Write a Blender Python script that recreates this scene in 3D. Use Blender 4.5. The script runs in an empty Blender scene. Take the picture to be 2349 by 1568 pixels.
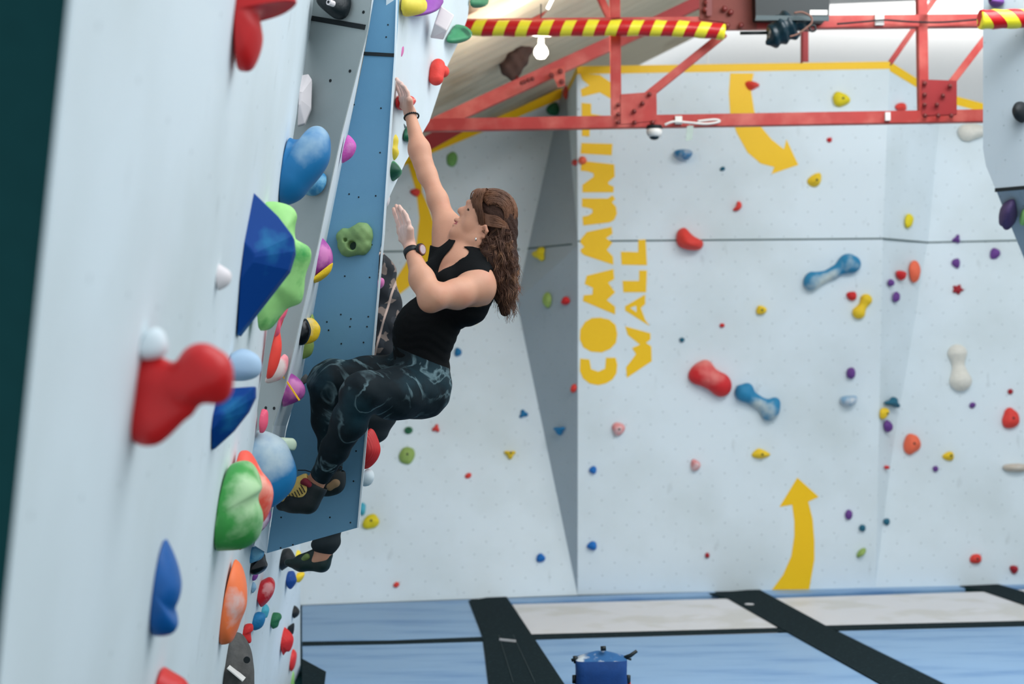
import bpy, bmesh, math, random
import numpy as np
from mathutils import Vector, Matrix, noise
random.seed(7)
SC = bpy.context.scene
COL = SC.collection
# ------------------------------------------------------------------ camera
FPX = 2349*50/36.0
CX, CY = 1174.5, 784.0
th = math.atan((905-784)/FPX); ro = 0.012
X0 = Vector((1,0,0)); FW = Vector((0,math.cos(th),math.sin(th))); U0 = X0.cross(FW)
UP = U0*math.cos(ro)+X0*math.sin(ro); RT = X0*math.cos(ro)-U0*math.sin(ro)
CAM = Vector((0,0,1.6))
cd = bpy.data.cameras.new('camera'); cam = bpy.data.objects.new('camera', cd); COL.objects.link(cam)
M = Matrix((RT, UP, -FW)).transposed().to_4x4(); M.translation = CAM; cam.matrix_world = M
cd.lens = 50; cd.sensor_width = 36; cd.clip_start = 0.05; cd.clip_end = 100
cd.dof.use_dof = True; cd.dof.focus_distance = 5.4; cd.dof.aperture_fstop = 2.2; cd.dof.aperture_blades = 9
SC.camera = cam
# ------------------------------------------------------------------ light
W = bpy.data.worlds.new('world'); SC.world = W; W.use_nodes = True
bg = W.node_tree.nodes['Background']; bg.inputs[0].default_value = (0.80,0.92,1.0,1); bg.inputs[1].default_value = 0.8
def area(name, loc, size, sy, power, color, target):
    l = bpy.data.lights.new(name,'AREA'); l.shape='RECTANGLE'; l.size=size; l.size_y=sy; l.energy=power; l.color=color
    o = bpy.data.objects.new(name,l); COL.objects.link(o); o.location=loc
    o.rotation_euler = (Vector(target)-Vector(loc)).to_track_quat('-Z','Y').to_euler(); return o
area('skylight_near',(2.6,3.6,5.6),4.0,5.0,225,(0.93,0.97,1.0),(0.0,5.2,1.5))
area('skylight_far',(2.5,6.9,5.3),6.0,1.6,265,(0.95,0.98,1.0),(1.5,11.5,1.5))
area('roof_window',(5.5,11.2,6.3),3.0,2.0,230,(1.0,0.97,0.93),(3.0,13.4,5.0))
SC.view_settings.view_transform='Standard'; SC.view_settings.look='None'; SC.view_settings.gamma=1
SC.view_settings.use_curve_mapping=False; SC.view_settings.exposure=0.0
# ------------------------------------------------------------------ helpers
def P(px,py,z): return CAM+(FW+RT*((px-CX)/FPX)-UP*((py-CY)/FPX))*z
def ray(px,py): return FW+RT*((px-CX)/FPX)-UP*((py-CY)/FPX)
class Plane:
    def __init__(s,p0,n):
        s.o=Vector(p0); s.n=Vector(n).normalized()
        if s.n.dot(CAM-s.o)<0: s.n=-s.n
        s.a=Vector((0,0,1)).cross(s.n)
        s.a = s.a.normalized() if s.a.length>1e-3 else Vector((1,0,0))
        s.b=s.n.cross(s.a)
    def hit(s,px,py):
        d=ray(px,py); t=(s.o-CAM).dot(s.n)/d.dot(s.n); return CAM+d*t
def plane3(a,b,c): return Plane(a,(b-a).cross(c-a))
FLOOR=Plane((0,0,0),(0,0,1))
def lin(c):
    return tuple(((v/255)/12.92 if v/255<=0.04045 else ((v/255+0.055)/1.055)**2.4) for v in c)
MATS={}
def nd(nt,t,**k):
    n=nt.nodes.new(t)
    for a,b in k.items(): setattr(n,a,b)
    return n
def math_(nt,op,a,b=None):
    n=nd(nt,'ShaderNodeMath',operation=op)
    for i,v in enumerate((a,b)):
        if v is None: continue
        if isinstance(v,(int,float)): n.inputs[i].default_value=v
        else: nt.links.new(v,n.inputs[i])
    return n.outputs[0]
def mixc(nt,f,a,b):
    n=nd(nt,'ShaderNodeMix',data_type='RGBA')
    for i,v in ((0,f),(6,a),(7,b)):
        if isinstance(v,(int,float)): n.inputs[i].default_value=v
        elif isinstance(v,tuple): n.inputs[i].default_value=(*v[:3],1)
        else: nt.links.new(v,n.inputs[i])
    return n.outputs[2]
def ramp(nt,src,p0,p1):
    n=nd(nt,'ShaderNodeMapRange'); n.inputs[1].default_value=p0; n.inputs[2].default_value=p1
    nt.links.new(src,n.inputs[0]); return n.outputs[0]
def noise_(nt,scale,detail=3,coord='Object',stretch=None):
    tc=nd(nt,'ShaderNodeTexCoord'); src=tc.outputs[coord]
    if stretch:
        mp=nd(nt,'ShaderNodeMapping'); mp.inputs['Scale'].default_value=stretch; nt.links.new(src,mp.inputs[0]); src=mp.outputs[0]
    n=nd(nt,'ShaderNodeTexNoise'); n.inputs['Scale'].default_value=scale; n.inputs['Detail'].default_value=detail
    nt.links.new(src,n.inputs['Vector']); return n.outputs[0]
def mat(key,col,rough=0.6,var=0.12,scale=30,bump=0.0,bscale=60,chalk=0.0,metal=0.0,sss=0.0,col2=None,c2=(0.5,0.6),c2scale=12,c2z=None,stretch=None,emit=0,spec=0.4):
    if key in MATS: return MATS[key]
    m=bpy.data.materials.new(key); m.use_nodes=True; nt=m.node_tree; b=nt.nodes['Principled BSDF']
    c=lin(col); n=noise_(nt,scale)
    out=mixc(nt,n,tuple(v*(1-var) for v in c),tuple(min(1,v*(1+var)) for v in c))
    if col2:
        nn=noise_(nt,c2scale,5,'Object',stretch)
        if c2z:
            sp=nd(nt,'ShaderNodeSeparateXYZ'); nt.links.new(nd(nt,'ShaderNodeTexCoord').outputs['Object'],sp.inputs[0])
            nn=math_(nt,'ADD',nn,math_(nt,'MULTIPLY',math_(nt,'SUBTRACT',sp.outputs[2],c2z[0]),c2z[1]))
        out=mixc(nt,ramp(nt,nn,*c2),out,lin(col2))
    if chalk: 
        f=math_(nt,'MULTIPLY',ramp(nt,noise_(nt,14,6),0.62-0.3*chalk,0.78-0.2*chalk),min(1,chalk*1.3))
        out=mixc(nt,f,out,lin((225,222,220)))
    nt.links.new(out,b.inputs['Base Color']); b.inputs['Roughness'].default_value=rough; b.inputs['Metallic'].default_value=metal
    b.inputs['Specular IOR Level'].default_value=spec
    if sss: b.inputs['Subsurface Weight'].default_value=sss; b.inputs['Subsurface Radius'].default_value=(0.02,0.008,0.004); b.inputs['Subsurface Scale'].default_value=0.5
    if bump:
        bn=nd(nt,'ShaderNodeBump'); bn.inputs['Strength'].default_value=bump; bn.inputs['Distance'].default_value=0.004
        nt.links.new(noise_(nt,bscale,6),bn.inputs['Height']); nt.links.new(bn.outputs[0],b.inputs['Normal'])
    if emit: b.inputs['Emission Color'].default_value=(*c,1); b.inputs['Emission Strength'].default_value=emit
    MATS[key]=m; return m
def wallmat(key,col,hole=(60,75,80),du=0.2,dv=0.1,r=0.0055,stain=(188,196,192),holes=True,stf=0.5,hf=0.42):
    if key in MATS: return MATS[key]
    m=bpy.data.materials.new(key); m.use_nodes=True; nt=m.node_tree; b=nt.nodes['Principled BSDF']
    c=lin(col)
    out=mixc(nt,math_(nt,'MULTIPLY',ramp(nt,noise_(nt,1.1,7,'UV'),0.42,0.75),stf),c,lin(stain))
    sm=math_(nt,'MULTIPLY',ramp(nt,noise_(nt,7,8,'UV',(1.6,0.55,1)),0.66,0.80),0.30)
    out=mixc(nt,sm,out,lin((120,125,124)))
    if holes:
        uv=nd(nt,'ShaderNodeTexCoord').outputs['UV']; sp=nd(nt,'ShaderNodeSeparateXYZ'); nt.links.new(uv,sp.inputs[0])
        row=math_(nt,'FLOOR',math_(nt,'DIVIDE',sp.outputs[1],dv))
        sh=math_(nt,'MULTIPLY',math_(nt,'MODULO',math_(nt,'ABSOLUTE',row),2),du/2)
        u=math_(nt,'ADD',sp.outputs[0],sh)
        fu=math_(nt,'MULTIPLY',math_(nt,'SUBTRACT',math_(nt,'FRACT',math_(nt,'DIVIDE',u,du)),0.5),du)
        fv=math_(nt,'MULTIPLY',math_(nt,'SUBTRACT',math_(nt,'FRACT',math_(nt,'DIVIDE',sp.outputs[1],dv)),0.5),dv)
        d=math_(nt,'SQRT',math_(nt,'ADD',math_(nt,'MULTIPLY',fu,fu),math_(nt,'MULTIPLY',fv,fv)))
        f=math_(nt,'MULTIPLY',math_(nt,'LESS_THAN',d,r),hf)
        out=mixc(nt,f,out,lin(hole))
    nt.links.new(out,b.inputs['Base Color']); b.inputs['Roughness'].default_value=0.62; b.inputs['Specular IOR Level'].default_value=0.3
    bn=nd(nt,'ShaderNodeBump'); bn.inputs['Strength'].default_value=0.15; bn.inputs['Distance'].default_value=0.002
    nt.links.new(noise_(nt,300,3,'UV'),bn.inputs['Height']); nt.links.new(bn.outputs[0],b.inputs['Normal'])
    MATS[key]=m; return m
def link(name,me,m=None,parent=None,smooth=False):
    o=bpy.data.objects.new(name,me); COL.objects.link(o)
    if m is not None:
        for q in (m if isinstance(m,(list,tuple)) else [m]): me.materials.append(q)
    if smooth: me.polygons.foreach_set('use_smooth',[True]*len(me.polygons))
    if parent is not None: o.parent=parent
    return o
def pyd(name,vs,fs,m=None,parent=None,smooth=False,center=True):
    """mesh object; top-level ones get their origin at the mesh centre"""
    vs=[Vector(v) for v in vs]
    org=sum(vs,Vector())/len(vs) if parent is None else wl(parent)
    me=bpy.data.meshes.new(name)
    bm=bmesh.new(); bv=[bm.verts.new(v-org) for v in vs]
    for f in fs:
        try: bm.faces.new([bv[i] for i in f])
        except ValueError: pass
    bmesh.ops.recalc_face_normals(bm,faces=bm.faces); bm.to_mesh(me); bm.free()
    o=link(name,me,m,parent,smooth)
    if parent is None: o.location=org
    return o
def wl(o):
    v=Vector(o.location)
    while o.parent: o=o.parent; v+=Vector(o.location)
    return v
def tag(o,label,cat,group=None,kind=None):
    if kind: o['kind']=kind
    if label: o['label']=label
    if cat: o['category']=cat
    if group: o['group']=group
    return o
def empty(name,loc,label,cat,group=None):
    o=bpy.data.objects.new(name,None); COL.objects.link(o); o.location=loc; o.empty_display_size=0.1
    return tag(o,label,cat,group)
def slab(name,pts,n,thick,m,parent=None,uvpl=None):
    """polygon with real thickness, extruded against n, uv in metres"""
    k=len(pts); org=sum(pts,Vector())/k if parent is None else wl(parent)
    vs=[p-org for p in pts]+[p-org-n*thick for p in pts]
    me=bpy.data.meshes.new(name)
    me.from_pydata([tuple(v) for v in vs],[],[list(range(k)),list(range(2*k-1,k-1,-1))]+[[i,(i+1)%k,(i+1)%k+k,i+k] for i in range(k)])
    bm=bmesh.new(); bm.from_mesh(me); bmesh.ops.recalc_face_normals(bm,faces=bm.faces)
    if uvpl:
        uvl=bm.loops.layers.uv.new('UVMap')
        for f in bm.faces:
            for l in f.loops:
                w=l.vert.co+org; l[uvl].uv=((w-uvpl.o).dot(uvpl.a),(w-uvpl.o).dot(uvpl.b))
    bm.to_mesh(me); bm.free()
    o=link(name,me,m,parent); o.location=org if parent is None else (0,0,0); return o
def wallslab(name,pl,px,m,thick=0.05,parent=None,kind='structure',lift=0):
    pts=[(pl.hit(*q) if isinstance(q,tuple) else q)+pl.n*lift for q in px]
    o=slab(name,pts,pl.n,thick,m,parent,pl)
    if parent is None and kind: o['kind']=kind
    return o
def bar(vs,fs,a,b,w,h,side):
    """box bar from a to b, width w along side"""
    d=(b-a).normalized(); s=(side-d*side.dot(d)).normalized(); t=d.cross(s); i=len(vs)
    for p in (a,b):
        for x,y in ((-1,-1),(1,-1),(1,1),(-1,1)): vs.append(p+s*(x*w/2)+t*(y*h/2))
    fs+= [[i,i+1,i+2,i+3],[i+7,i+6,i+5,i+4]]+[[i+k,i+4+k,i+4+(k+1)%4,i+(k+1)%4] for k in range(4)]
def tube(vs,fs,pts,rad,n=8,caps=True):
    i0=len(vs); pts=[Vector(p) for p in pts]; ref=Vector((0.3,0.2,0.93)).normalized()
    for k,p in enumerate(pts):
        d=(pts[min(k+1,len(pts)-1)]-pts[max(k-1,0)]).normalized()
        s=d.cross(ref)
        if s.length<1e-3: s=d.cross(Vector((1,0,0)))
        s.normalize(); t=d.cross(s); r=rad[k] if isinstance(rad,(list,tuple)) else rad
        for j in range(n): vs.append(p+(s*math.cos(2*math.pi*j/n)+t*math.sin(2*math.pi*j/n))*r)
    for k in range(len(pts)-1):
        for j in range(n): a=i0+k*n+j; b=i0+k*n+(j+1)%n; fs.append([a,b,b+n,a+n])
    if caps: fs.append([i0+j for j in range(n)][::-1]); fs.append([i0+(len(pts)-1)*n+j for j in range(n)])
def catmull(pts,n=6,closed=True):
    out=[];k=len(pts)
    rng=range(k) if closed else range(k-1)
    for i in rng:
        g=lambda j: pts[j%k] if closed else pts[max(0,min(k-1,j))]
        p0,p1,p2,p3=g(i-1),g(i),g(i+1),g(i+2)
        for s in range(n):
            t=s/n; out.append(tuple(0.5*((2*p1[q])+(-p0[q]+p2[q])*t+(2*p0[q]-5*p1[q]+4*p2[q]-p3[q])*t*t+(-p0[q]+3*p1[q]-3*p2[q]+p3[q])*t**3) for q in range(len(p1))))
    if not closed: out.append(tuple(pts[-1]))
    return out
# ------------------------------------------------------------------ distance-field mesher
class Cap:
    def __init__(s,a,ra,b,rb,k=0.02): s.a=np.array(a);s.b=np.array(b);s.ra=ra;s.rb=rb;s.k=k;s.lo=np.minimum(s.a-ra,s.b-rb);s.hi=np.maximum(s.a+ra,s.b+rb)
    def __call__(s,p):
        ab=s.b-s.a; L=max(ab@ab,1e-12); t=np.clip(((p-s.a)@ab)/L,0,1)
        return np.sqrt((((p-s.a)-t[:,None]*ab)**2).sum(1))-(s.ra+(s.rb-s.ra)*t)
class Ell:
    def __init__(s,c,ax,r,k=0.02):
        s.c=np.array(c); s.R=np.array([list(Vector(a).normalized()) for a in ax]); s.r=np.array(r); s.k=k; m=max(r); s.lo=s.c-m; s.hi=s.c+m
    def __call__(s,p):
        q=(p-s.c)@s.R.T; k0=np.sqrt(((q/s.r)**2).sum(1)); k1=np.sqrt(((q/s.r**2)**2).sum(1))+1e-9
        return k0*(k0-1)/k1
class Half:
    def __init__(s,o,n,k=0.0): s.o=np.array(o); s.n=np.array(Vector(n).normalized()); s.k=k; s.lo=None
    def __call__(s,p): return (p-s.o)@s.n
def smin(a,b,k):
    if k<=0: return np.minimum(a,b)
    h=np.maximum(k-np.abs(a-b),0)/k; return np.minimum(a,b)-h*h*k*0.25
class Field:
    def __init__(s,adds,subs=(),inter=(),inflate=0.0,bumps=None): s.adds=adds;s.subs=subs;s.inter=inter;s.inf=inflate;s.bumps=bumps
    def ev(s,p,idx=None):
        d=np.full(len(p),1e3)
        for i in (range(len(s.adds)) if idx is None else idx): d=smin(d,s.adds[i](p),s.adds[i].k)
        d=d-s.inf
        if s.bumps: d=d+s.bumps(p)
        for q in s.subs: d=-smin(-d,q(p),q.k)
        for q in s.inter: d=-smin(-d,-q(p),q.k)
        return d
    def mesh(s,vox):
        lo=np.min([a.lo for a in s.adds],0)-s.inf-3*vox-0.01; hi=np.max([a.hi for a in s.adds],0)+s.inf+3*vox+0.01
        B=12; nb=np.ceil((hi-lo)/(vox*B)).astype(int); N=nb*B+1
        F=np.full(N,1.0,np.float32)
        bi=np.stack(np.meshgrid(*[np.arange(k) for k in nb],indexing='ij'),-1).reshape(-1,3)
        cen=lo+(bi+0.5)*B*vox; R=B*vox*0.87; ds=np.stack([a(cen) for a in s.adds],1); dm=ds.min(1)
        cls=np.where(dm<R+s.inf+0.035)[0]; loc=np.stack(np.meshgrid(*[np.arange(B+1)]*3,indexing='ij'),-1).reshape(-1,3)
        inside=np.where(dm<-(R*1.3+0.03))[0]; ins=set(inside.tolist())
        for j in cls:
            b=bi[j]*B
            if j in ins and not s.subs and not s.inter: F[b[0]:b[0]+B+1,b[1]:b[1]+B+1,b[2]:b[2]+B+1]=-1; continue
            idx=[i for i in range(len(s.adds)) if ds[j,i]<dm[j]+2.3*R+0.05]
            F[b[0]:b[0]+B+1,b[1]:b[1]+B+1,b[2]:b[2]+B+1]=s.ev(lo+(b+loc)*vox,idx).reshape(B+1,B+1,B+1)
        S=F<0
        cnt=sum(S[i:N[0]-1+i,j:N[1]-1+j,k:N[2]-1+k].astype(np.int8) for i in (0,1) for j in (0,1) for k in (0,1))
        ci=np.argwhere((cnt>0)&(cnt<8)); ID=np.full(tuple(N-1),-1,np.int32); ID[ci[:,0],ci[:,1],ci[:,2]]=np.arange(len(ci))
        cor=np.array([(i,j,k) for i in (0,1) for j in (0,1) for k in (0,1)])
        V=np.stack([F[ci[:,0]+c[0],ci[:,1]+c[1],ci[:,2]+c[2]] for c in cor],1)
        acc=np.zeros((len(ci),3)); n=np.zeros(len(ci))
        for a in range(8):
            for b in range(a+1,8):
                if np.abs(cor[a]-cor[b]).sum()!=1: continue
                m=(V[:,a]<0)!=(V[:,b]<0); t=np.where(m,V[:,a]/np.where(m,V[:,a]-V[:,b],1),0)
                acc+=m[:,None]*(cor[a]+t[:,None]*(cor[b]-cor[a])); n+=m
        vs=lo+(ci+acc/n[:,None])*vox
        fs=[]
        for ax in range(3):
            o1,o2=(ax+1)%3,(ax+2)%3
            sl=[slice(1,N[d]-1) for d in range(3)]; sl[ax]=slice(0,N[ax]-1); sl2=list(sl); sl2[ax]=slice(1,N[ax])
            A=S[tuple(sl)];Bb=S[tuple(sl2)]; e=np.argwhere(A!=Bb); off=np.array([s_.start for s_ in sl]); st=A[tuple(e.T)]; e=e+off
            q=[]
            for d1,d2 in ((-1,-1),(0,-1),(0,0),(-1,0)):
                w=e.copy(); w[:,o1]+=d1; w[:,o2]+=d2; q.append(ID[w[:,0],w[:,1],w[:,2]])
            q=np.stack(q,1); q[~st]=q[~st][:,::-1]; fs.append(q)
        fs=np.concatenate(fs); return vs,fs[(fs>=0).all(1)]
def field_obj(name,field,vox,m,parent=None,smooth_it=0,paint=None,origin=None):
    vs,fs=field.mesh(vox)
    org=Vector((0,0,0)) if origin is None else Vector(origin)
    if parent is not None: org=wl(parent)
    elif origin is None: org=Vector(vs.mean(0))
    vs=vs-np.array(org); me=bpy.data.meshes.new(name)
    me.vertices.add(len(vs)); me.vertices.foreach_set('co',vs.astype(np.float32).ravel())
    me.loops.add(fs.size); me.loops.foreach_set('vertex_index',fs.astype(np.int32).ravel())
    me.polygons.add(len(fs)); me.polygons.foreach_set('loop_start',np.arange(0,fs.size,4,dtype=np.int32))
    me.update(calc_edges=True); me.validate()
    o=link(name,me,m,parent,True)
    if parent is None: o.location=org
    if paint is not None:
        cen=vs[fs].mean(1)+np.array(org); me.polygons.foreach_set('material_index',paint(cen).astype(np.int32))
    if smooth_it:
        md=o.modifiers.new('smooth','SMOOTH'); md.iterations=smooth_it; md.factor=0.5
    return o
# ------------------------------------------------------------------ the setting
M_wall=wallmat('painted_plywood',(226,236,241))
M_wallnear=wallmat('painted_plywood_near',(226,236,241),du=0.3,dv=0.3,r=0.006,hf=0.3)
M_wallplain=wallmat('painted_plywood_edge',(224,234,240),holes=False)
M_grey=wallmat('grey_plywood',(172,180,180),holes=False,stain=(110,118,120))
M_blue=wallmat('blue_plywood',(112,160,190),holes=False,stain=(66,120,156),stf=0.5)
M_shade=wallmat('shaded_grey_plywood',(176,188,197),holes=True,stain=(160,172,180),hf=0.3)  # shade of the side facets put into the colour; also the grey right wall
M_dark=mat('dark_teal_board',(20,62,64),0.9,0.1,spec=0.1)
M_yel=mat('yellow_paint',(255,200,4),0.5,0.03)
M_tape=mat('black_seam_tape',(16,24,28),0.6,0.1)
M_white=mat('white_plaster_and_glare',(236,234,232),0.8,0.02)  # back wall paint, also stands for the glare on the right roof
M_red=mat('red_steel_paint',(180,54,48),0.5,0.15,8,col2=(204,100,88),c2=(0.45,0.7),c2scale=5)
M_redd=mat('dark_red_steel_paint',(158,38,40),0.5,0.15,8)
M_brown=mat('brown_steel_plate',(128,58,48),0.6,0.2,10)
M_rivet=mat('rivet_steel',(120,44,40),0.4,0.1)

ZV=Vector((0,0,1))
# near leaning wall: floor-plan direction 'a1', leaning out to the right
a1=Vector((-0.0993,1,0)).normalized(); b1=Vector((0.135,0,1))
W1=Plane(P(597,905,5.0),a1.cross(b1))
KICK=plane3(W1.hit(579,1262),W1.hit(545,1568),P(687,1400,8.0))
wallslab('wall_left_near',W1,[(172,-60),(722,-60),(722,0),(656,420),(590,940),(583,1260),(564,1420),(548,1568),(541,1640),(-6,1640),(14,1440)],M_wallnear,0.004)
# its dark cut edge, turned towards the viewer
e0=[W1.hit(176,-60),W1.hit(16,1440),W1.hit(0,1640)]
vs=[];fs=[]
for v in e0: vs+=[v,v+Vector((-1.0,-0.12,0)),v+Vector((-.03,.06,0)),v+Vector((-1.0,-0.04,0))]
for k in range(2): q=4*k; fs+=[[q,q+1,q+5,q+4],[q+2,q+3,q+7,q+6]]
o=pyd('wall_left_edge',vs,fs,M_dark); o['kind']='structure'
wallslab('wall_left_kick',KICK,[(640,1205),(689,1230),(689,1568),(689,1640),(538,1640),(545,1568),(561,1420),(579,1262),(582,1215)],M_wallnear,0.004)
# grey step, its white climbing face and the blue step
zG=5.16
PG=plane3(P(720,0,zG),P(600,900,zG),P(640,300,zG+0.05))
wallslab('wall_step_grey',PG,[(640,-60),(857,-60),(845,60),(782,307),(729,557),(688,733),(655,880),(625,976),(590,1222),(560,1222)],M_grey,0.005)
zB=5.62
PB=plane3(P(857,0,zB),P(616,1262,zB),P(912,0,zB-0.03))
PSW=plane3(P(782,307,zG),P(655,880,zG),P(748,557,zB))
def pc(px,py,z): return P(px,py,z)
strip=[PG.hit(860,-60),PG.hit(845,60),PG.hit(782,307),PG.hit(729,557),PG.hit(688,733),PG.hit(655,880),PG.hit(625,976),PG.hit(590,1222),PG.hit(583,1250)]
stripB=[PB.hit(868,-60),PB.hit(846,62),PB.hit(798,307),PB.hit(748,557),PB.hit(716,733),PB.hit(690,880),PB.hit(657,976),PB.hit(616,1222),PB.hit(612,1268)]
vs=strip+stripB+[v+Vector((-.004,.004,0)) for v in strip+stripB]; n=len(strip); fs=[]
for i in range(n-1): fs+=[[i,i+1,n+i+1,n+i],[2*n+i,3*n+i,3*n+i+1,2*n+i+1]]
o=pyd('wall_step_white',vs,fs,M_wallplain); o['kind']='structure'
blue_px=[(868,-60),(836,122),(798,307),(748,557),(716,733),(680,900),(657,985),(633,1120),(612,1268),(822,1209),(840,980),(858,790),(868,580),(880,540),(907,127),(917,-60)]
wallslab('wall_step_blue',PB,blue_px,M_blue,0.008)
# white leading edge of the blue panel
vs=[];fs=[]
for a,b in (((911,0),(907,127)),((907,127),(880,540)),((880,540),(858,790)),((858,790),(822,1209))):
    bar(vs,fs,PB.hit(*a)+PB.n*0.001,PB.hit(*b)+PB.n*0.001,0.007,0.02,RT)
o=pyd('trim_1',vs,fs,M_wallplain); o['kind']='structure'
# steep white wall beyond the blue step
W3=plane3(P(912,0,5.66),P(884,500,5.72),P(1075,0,7.2))
wallslab('wall_left_far',W3,[(905,-80),(1082,-80),(1077,0),(1073,40),(1055,90),(1027,150),(985,278),(930,372),(887,465),(879,540),(868,520),(900,127)],M_wallplain,0.03)
# seams and tape on the steps
def tapeline(pl,px,w,name='seam_tape',parent=None,lift=0.002,m=M_tape):
    vs=[];fs=[]
    for a,b in zip(px[:-1],px[1:]): bar(vs,fs,pl.hit(*a)+pl.n*lift,pl.hit(*b)+pl.n*lift,w,0.003,pl.n.cross((pl.hit(*b)-pl.hit(*a))))
    return pyd(name,vs,fs,m,parent)
def by(name): return bpy.data.objects[name]
tapeline(PG,[(716,42),(838,63)],0.018,parent=by('wall_step_grey'))
tapeline(PB,[(835,123),(907,127)],0.014,parent=by('wall_step_blue'))
# bolt holes in the blue and grey panels
vs=[];fs=[]
def disc(vs,fs,c,n,r,k=8):
    s=n.cross(ZV).normalized(); t=n.cross(s); i=len(vs)
    for j in range(k): vs.append(c+(s*math.cos(6.283*j/k)+t*math.sin(6.283*j/k))*r)
    for j in range(k): vs.append(c-n*0.004+(s*math.cos(6.283*j/k)+t*math.sin(6.283*j/k))*r)
    fs.append(list(range(i,i+k)))
    for j in range(k): fs.append([i+j,i+(j+1)%k,i+k+(j+1)%k,i+k+j])
for q in [(890,57),(886,85),(812,240),(874,248),(872,350),(801,445),(862,449),(853,561),(791,633),(848,636),(782,721),(845,726),(750,738),(805,731),(754,757),(803,749),(842,749),(783,788),(834,785),(757,1186),(645,1186),(804,1198),(817,1034),(811,1103),(644,1256),(672,1249),(823,452)]:
    disc(vs,fs,PB.hit(*q)+PB.n*0.0015,PB.n,0.0034)
pyd('bolt_hole',vs,fs,M_tape,by('wall_step_blue'))['kind']='stuff'
vs=[];fs=[]
for q in [(758,185),(803,163),(834,28),(610,935),(629,936),(700,620)]: disc(vs,fs,PG.hit(*q)+PG.n*0.0015,PG.n,0.006)
pyd('bolt_hole',vs,fs,M_tape,by('wall_step_grey'))['kind']='stuff'
# ---- far walls
def fl(px,py): return FLOOR.hit(px,py)
Ebot=fl(1325,1364); Rbot=fl(2008,1347)
C=plane3(Ebot,Rbot,P(1323,152,(Ebot-CAM).dot(FW)-0.02))
zC=(Ebot-CAM).dot(FW)
Abl=fl(560,1392)
A=plane3(Abl,Ebot,P(1185,690,zC+0.75))
Ttop=A.hit(1290,208); 
wallslab('wall_far_left',A,[(400,1398),(690,1387),(1325,1364),(1185,690),(1290,208),(1180,258),(975,346),(860,398),(400,600)],M_wall,0.08)
wallslab('wall_far_center',C,[(1325,1364),(2008,1347),(2016,1000),(2025,546),(2041,146),(1323,152),(1326,562)],M_wall,0.05)
Mp=A.hit(1185,690); Tp=A.hit(1290,208); E5=C.hit(1326,562); Et=C.hit(1323,152)
D1=plane3(Ebot,Mp,E5); zT=(Tp-CAM).dot(FW)
T2=P(1298,208,zT-0.1)
D2=plane3(Mp,E5,T2)
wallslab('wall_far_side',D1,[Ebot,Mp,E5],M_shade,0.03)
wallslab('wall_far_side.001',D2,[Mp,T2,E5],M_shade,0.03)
D3=plane3(T2,Et,E5)
wallslab('wall_far_side.002',D3,[T2,Et,E5],M_wall,0.02)
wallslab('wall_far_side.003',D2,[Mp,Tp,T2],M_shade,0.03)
# right recess facet and right slab
zR=(Rbot-CAM).dot(FW)
Q1=P(2150,210,zR+0.6); Q2=P(2128,556,zR+0.42); 
Rr=fl(2420,1338)
R=plane3(Rbot,Rr,P(2128,556,zR+0.42))
Fp=plane3(C.hit(2008,1347),C.hit(2041,146),R.hit(2128,556))
wallslab('wall_far_recess',Fp,[C.hit(2008,1347),C.hit(2016,1000),C.hit(2025,546),C.hit(2041,146),Fp.hit(2112,190),Fp.hit(2160,215),R.hit(2128,556),R.hit(2075,900),R.hit(2045,1050)],M_wall,0.03)
wallslab('wall_far_right',R,[(2008,1347),(2420,1338),(2460,1336),(2460,290),(2350,262),(2253,241),(2160,215),(2128,556),(2075,900),(2045,1050)],M_wall,0.05)
# yellow painted top stripes
def paint(name,pl,px,wall,label=None,lift=0.003,m=M_yel,thick=0.002):
    pts=[pl.hit(*q)+pl.n*lift for q in px]
    o=slab(name,pts,pl.n,thick,m,by(wall),pl)
    if label: o['label']=label
    return o
paint('painted_stripe',C,[(1323,152),(2041,141),(2041,158),(1323,170)],'wall_far_center')
paint('painted_stripe',A,[(1290,200),(1180,252),(975,338),(860,388),(860,410),(975,358),(1180,272),(1288,226)],'wall_far_left')
paint('painted_stripe',D3,[(1324,152),(1299,207),(1299,219),(1326,168)],'wall_far_side.002')
paint('painted_stripe',Fp,[(2041,141),(2112,186),(2158,212),(2157,226),(2112,206),(2041,163)],'wall_far_recess')
paint('painted_stripe',R,[(2160,212),(2349,262),(2349,282),(2160,232)],'wall_far_right')
for pl,px,w in ((C,[(1326,553),(2027,547)],'wall_far_center'),(R,[(2128,556),(2349,551)],'wall_far_right'),(Fp,[(2027,547),(2128,556)],'wall_far_recess'),(A,[(820,578),(1192,572)],'wall_far_left'),(D2,[(1200,571),(1312,560)],'wall_far_side.001')):
    tapeline(pl,px,0.012 if pl is not A else 0.014,'panel_seam',by(w),0.001,mat('seam_dark',(70,92,92),0.9))  # thin dark joint line along each panel seam
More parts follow.
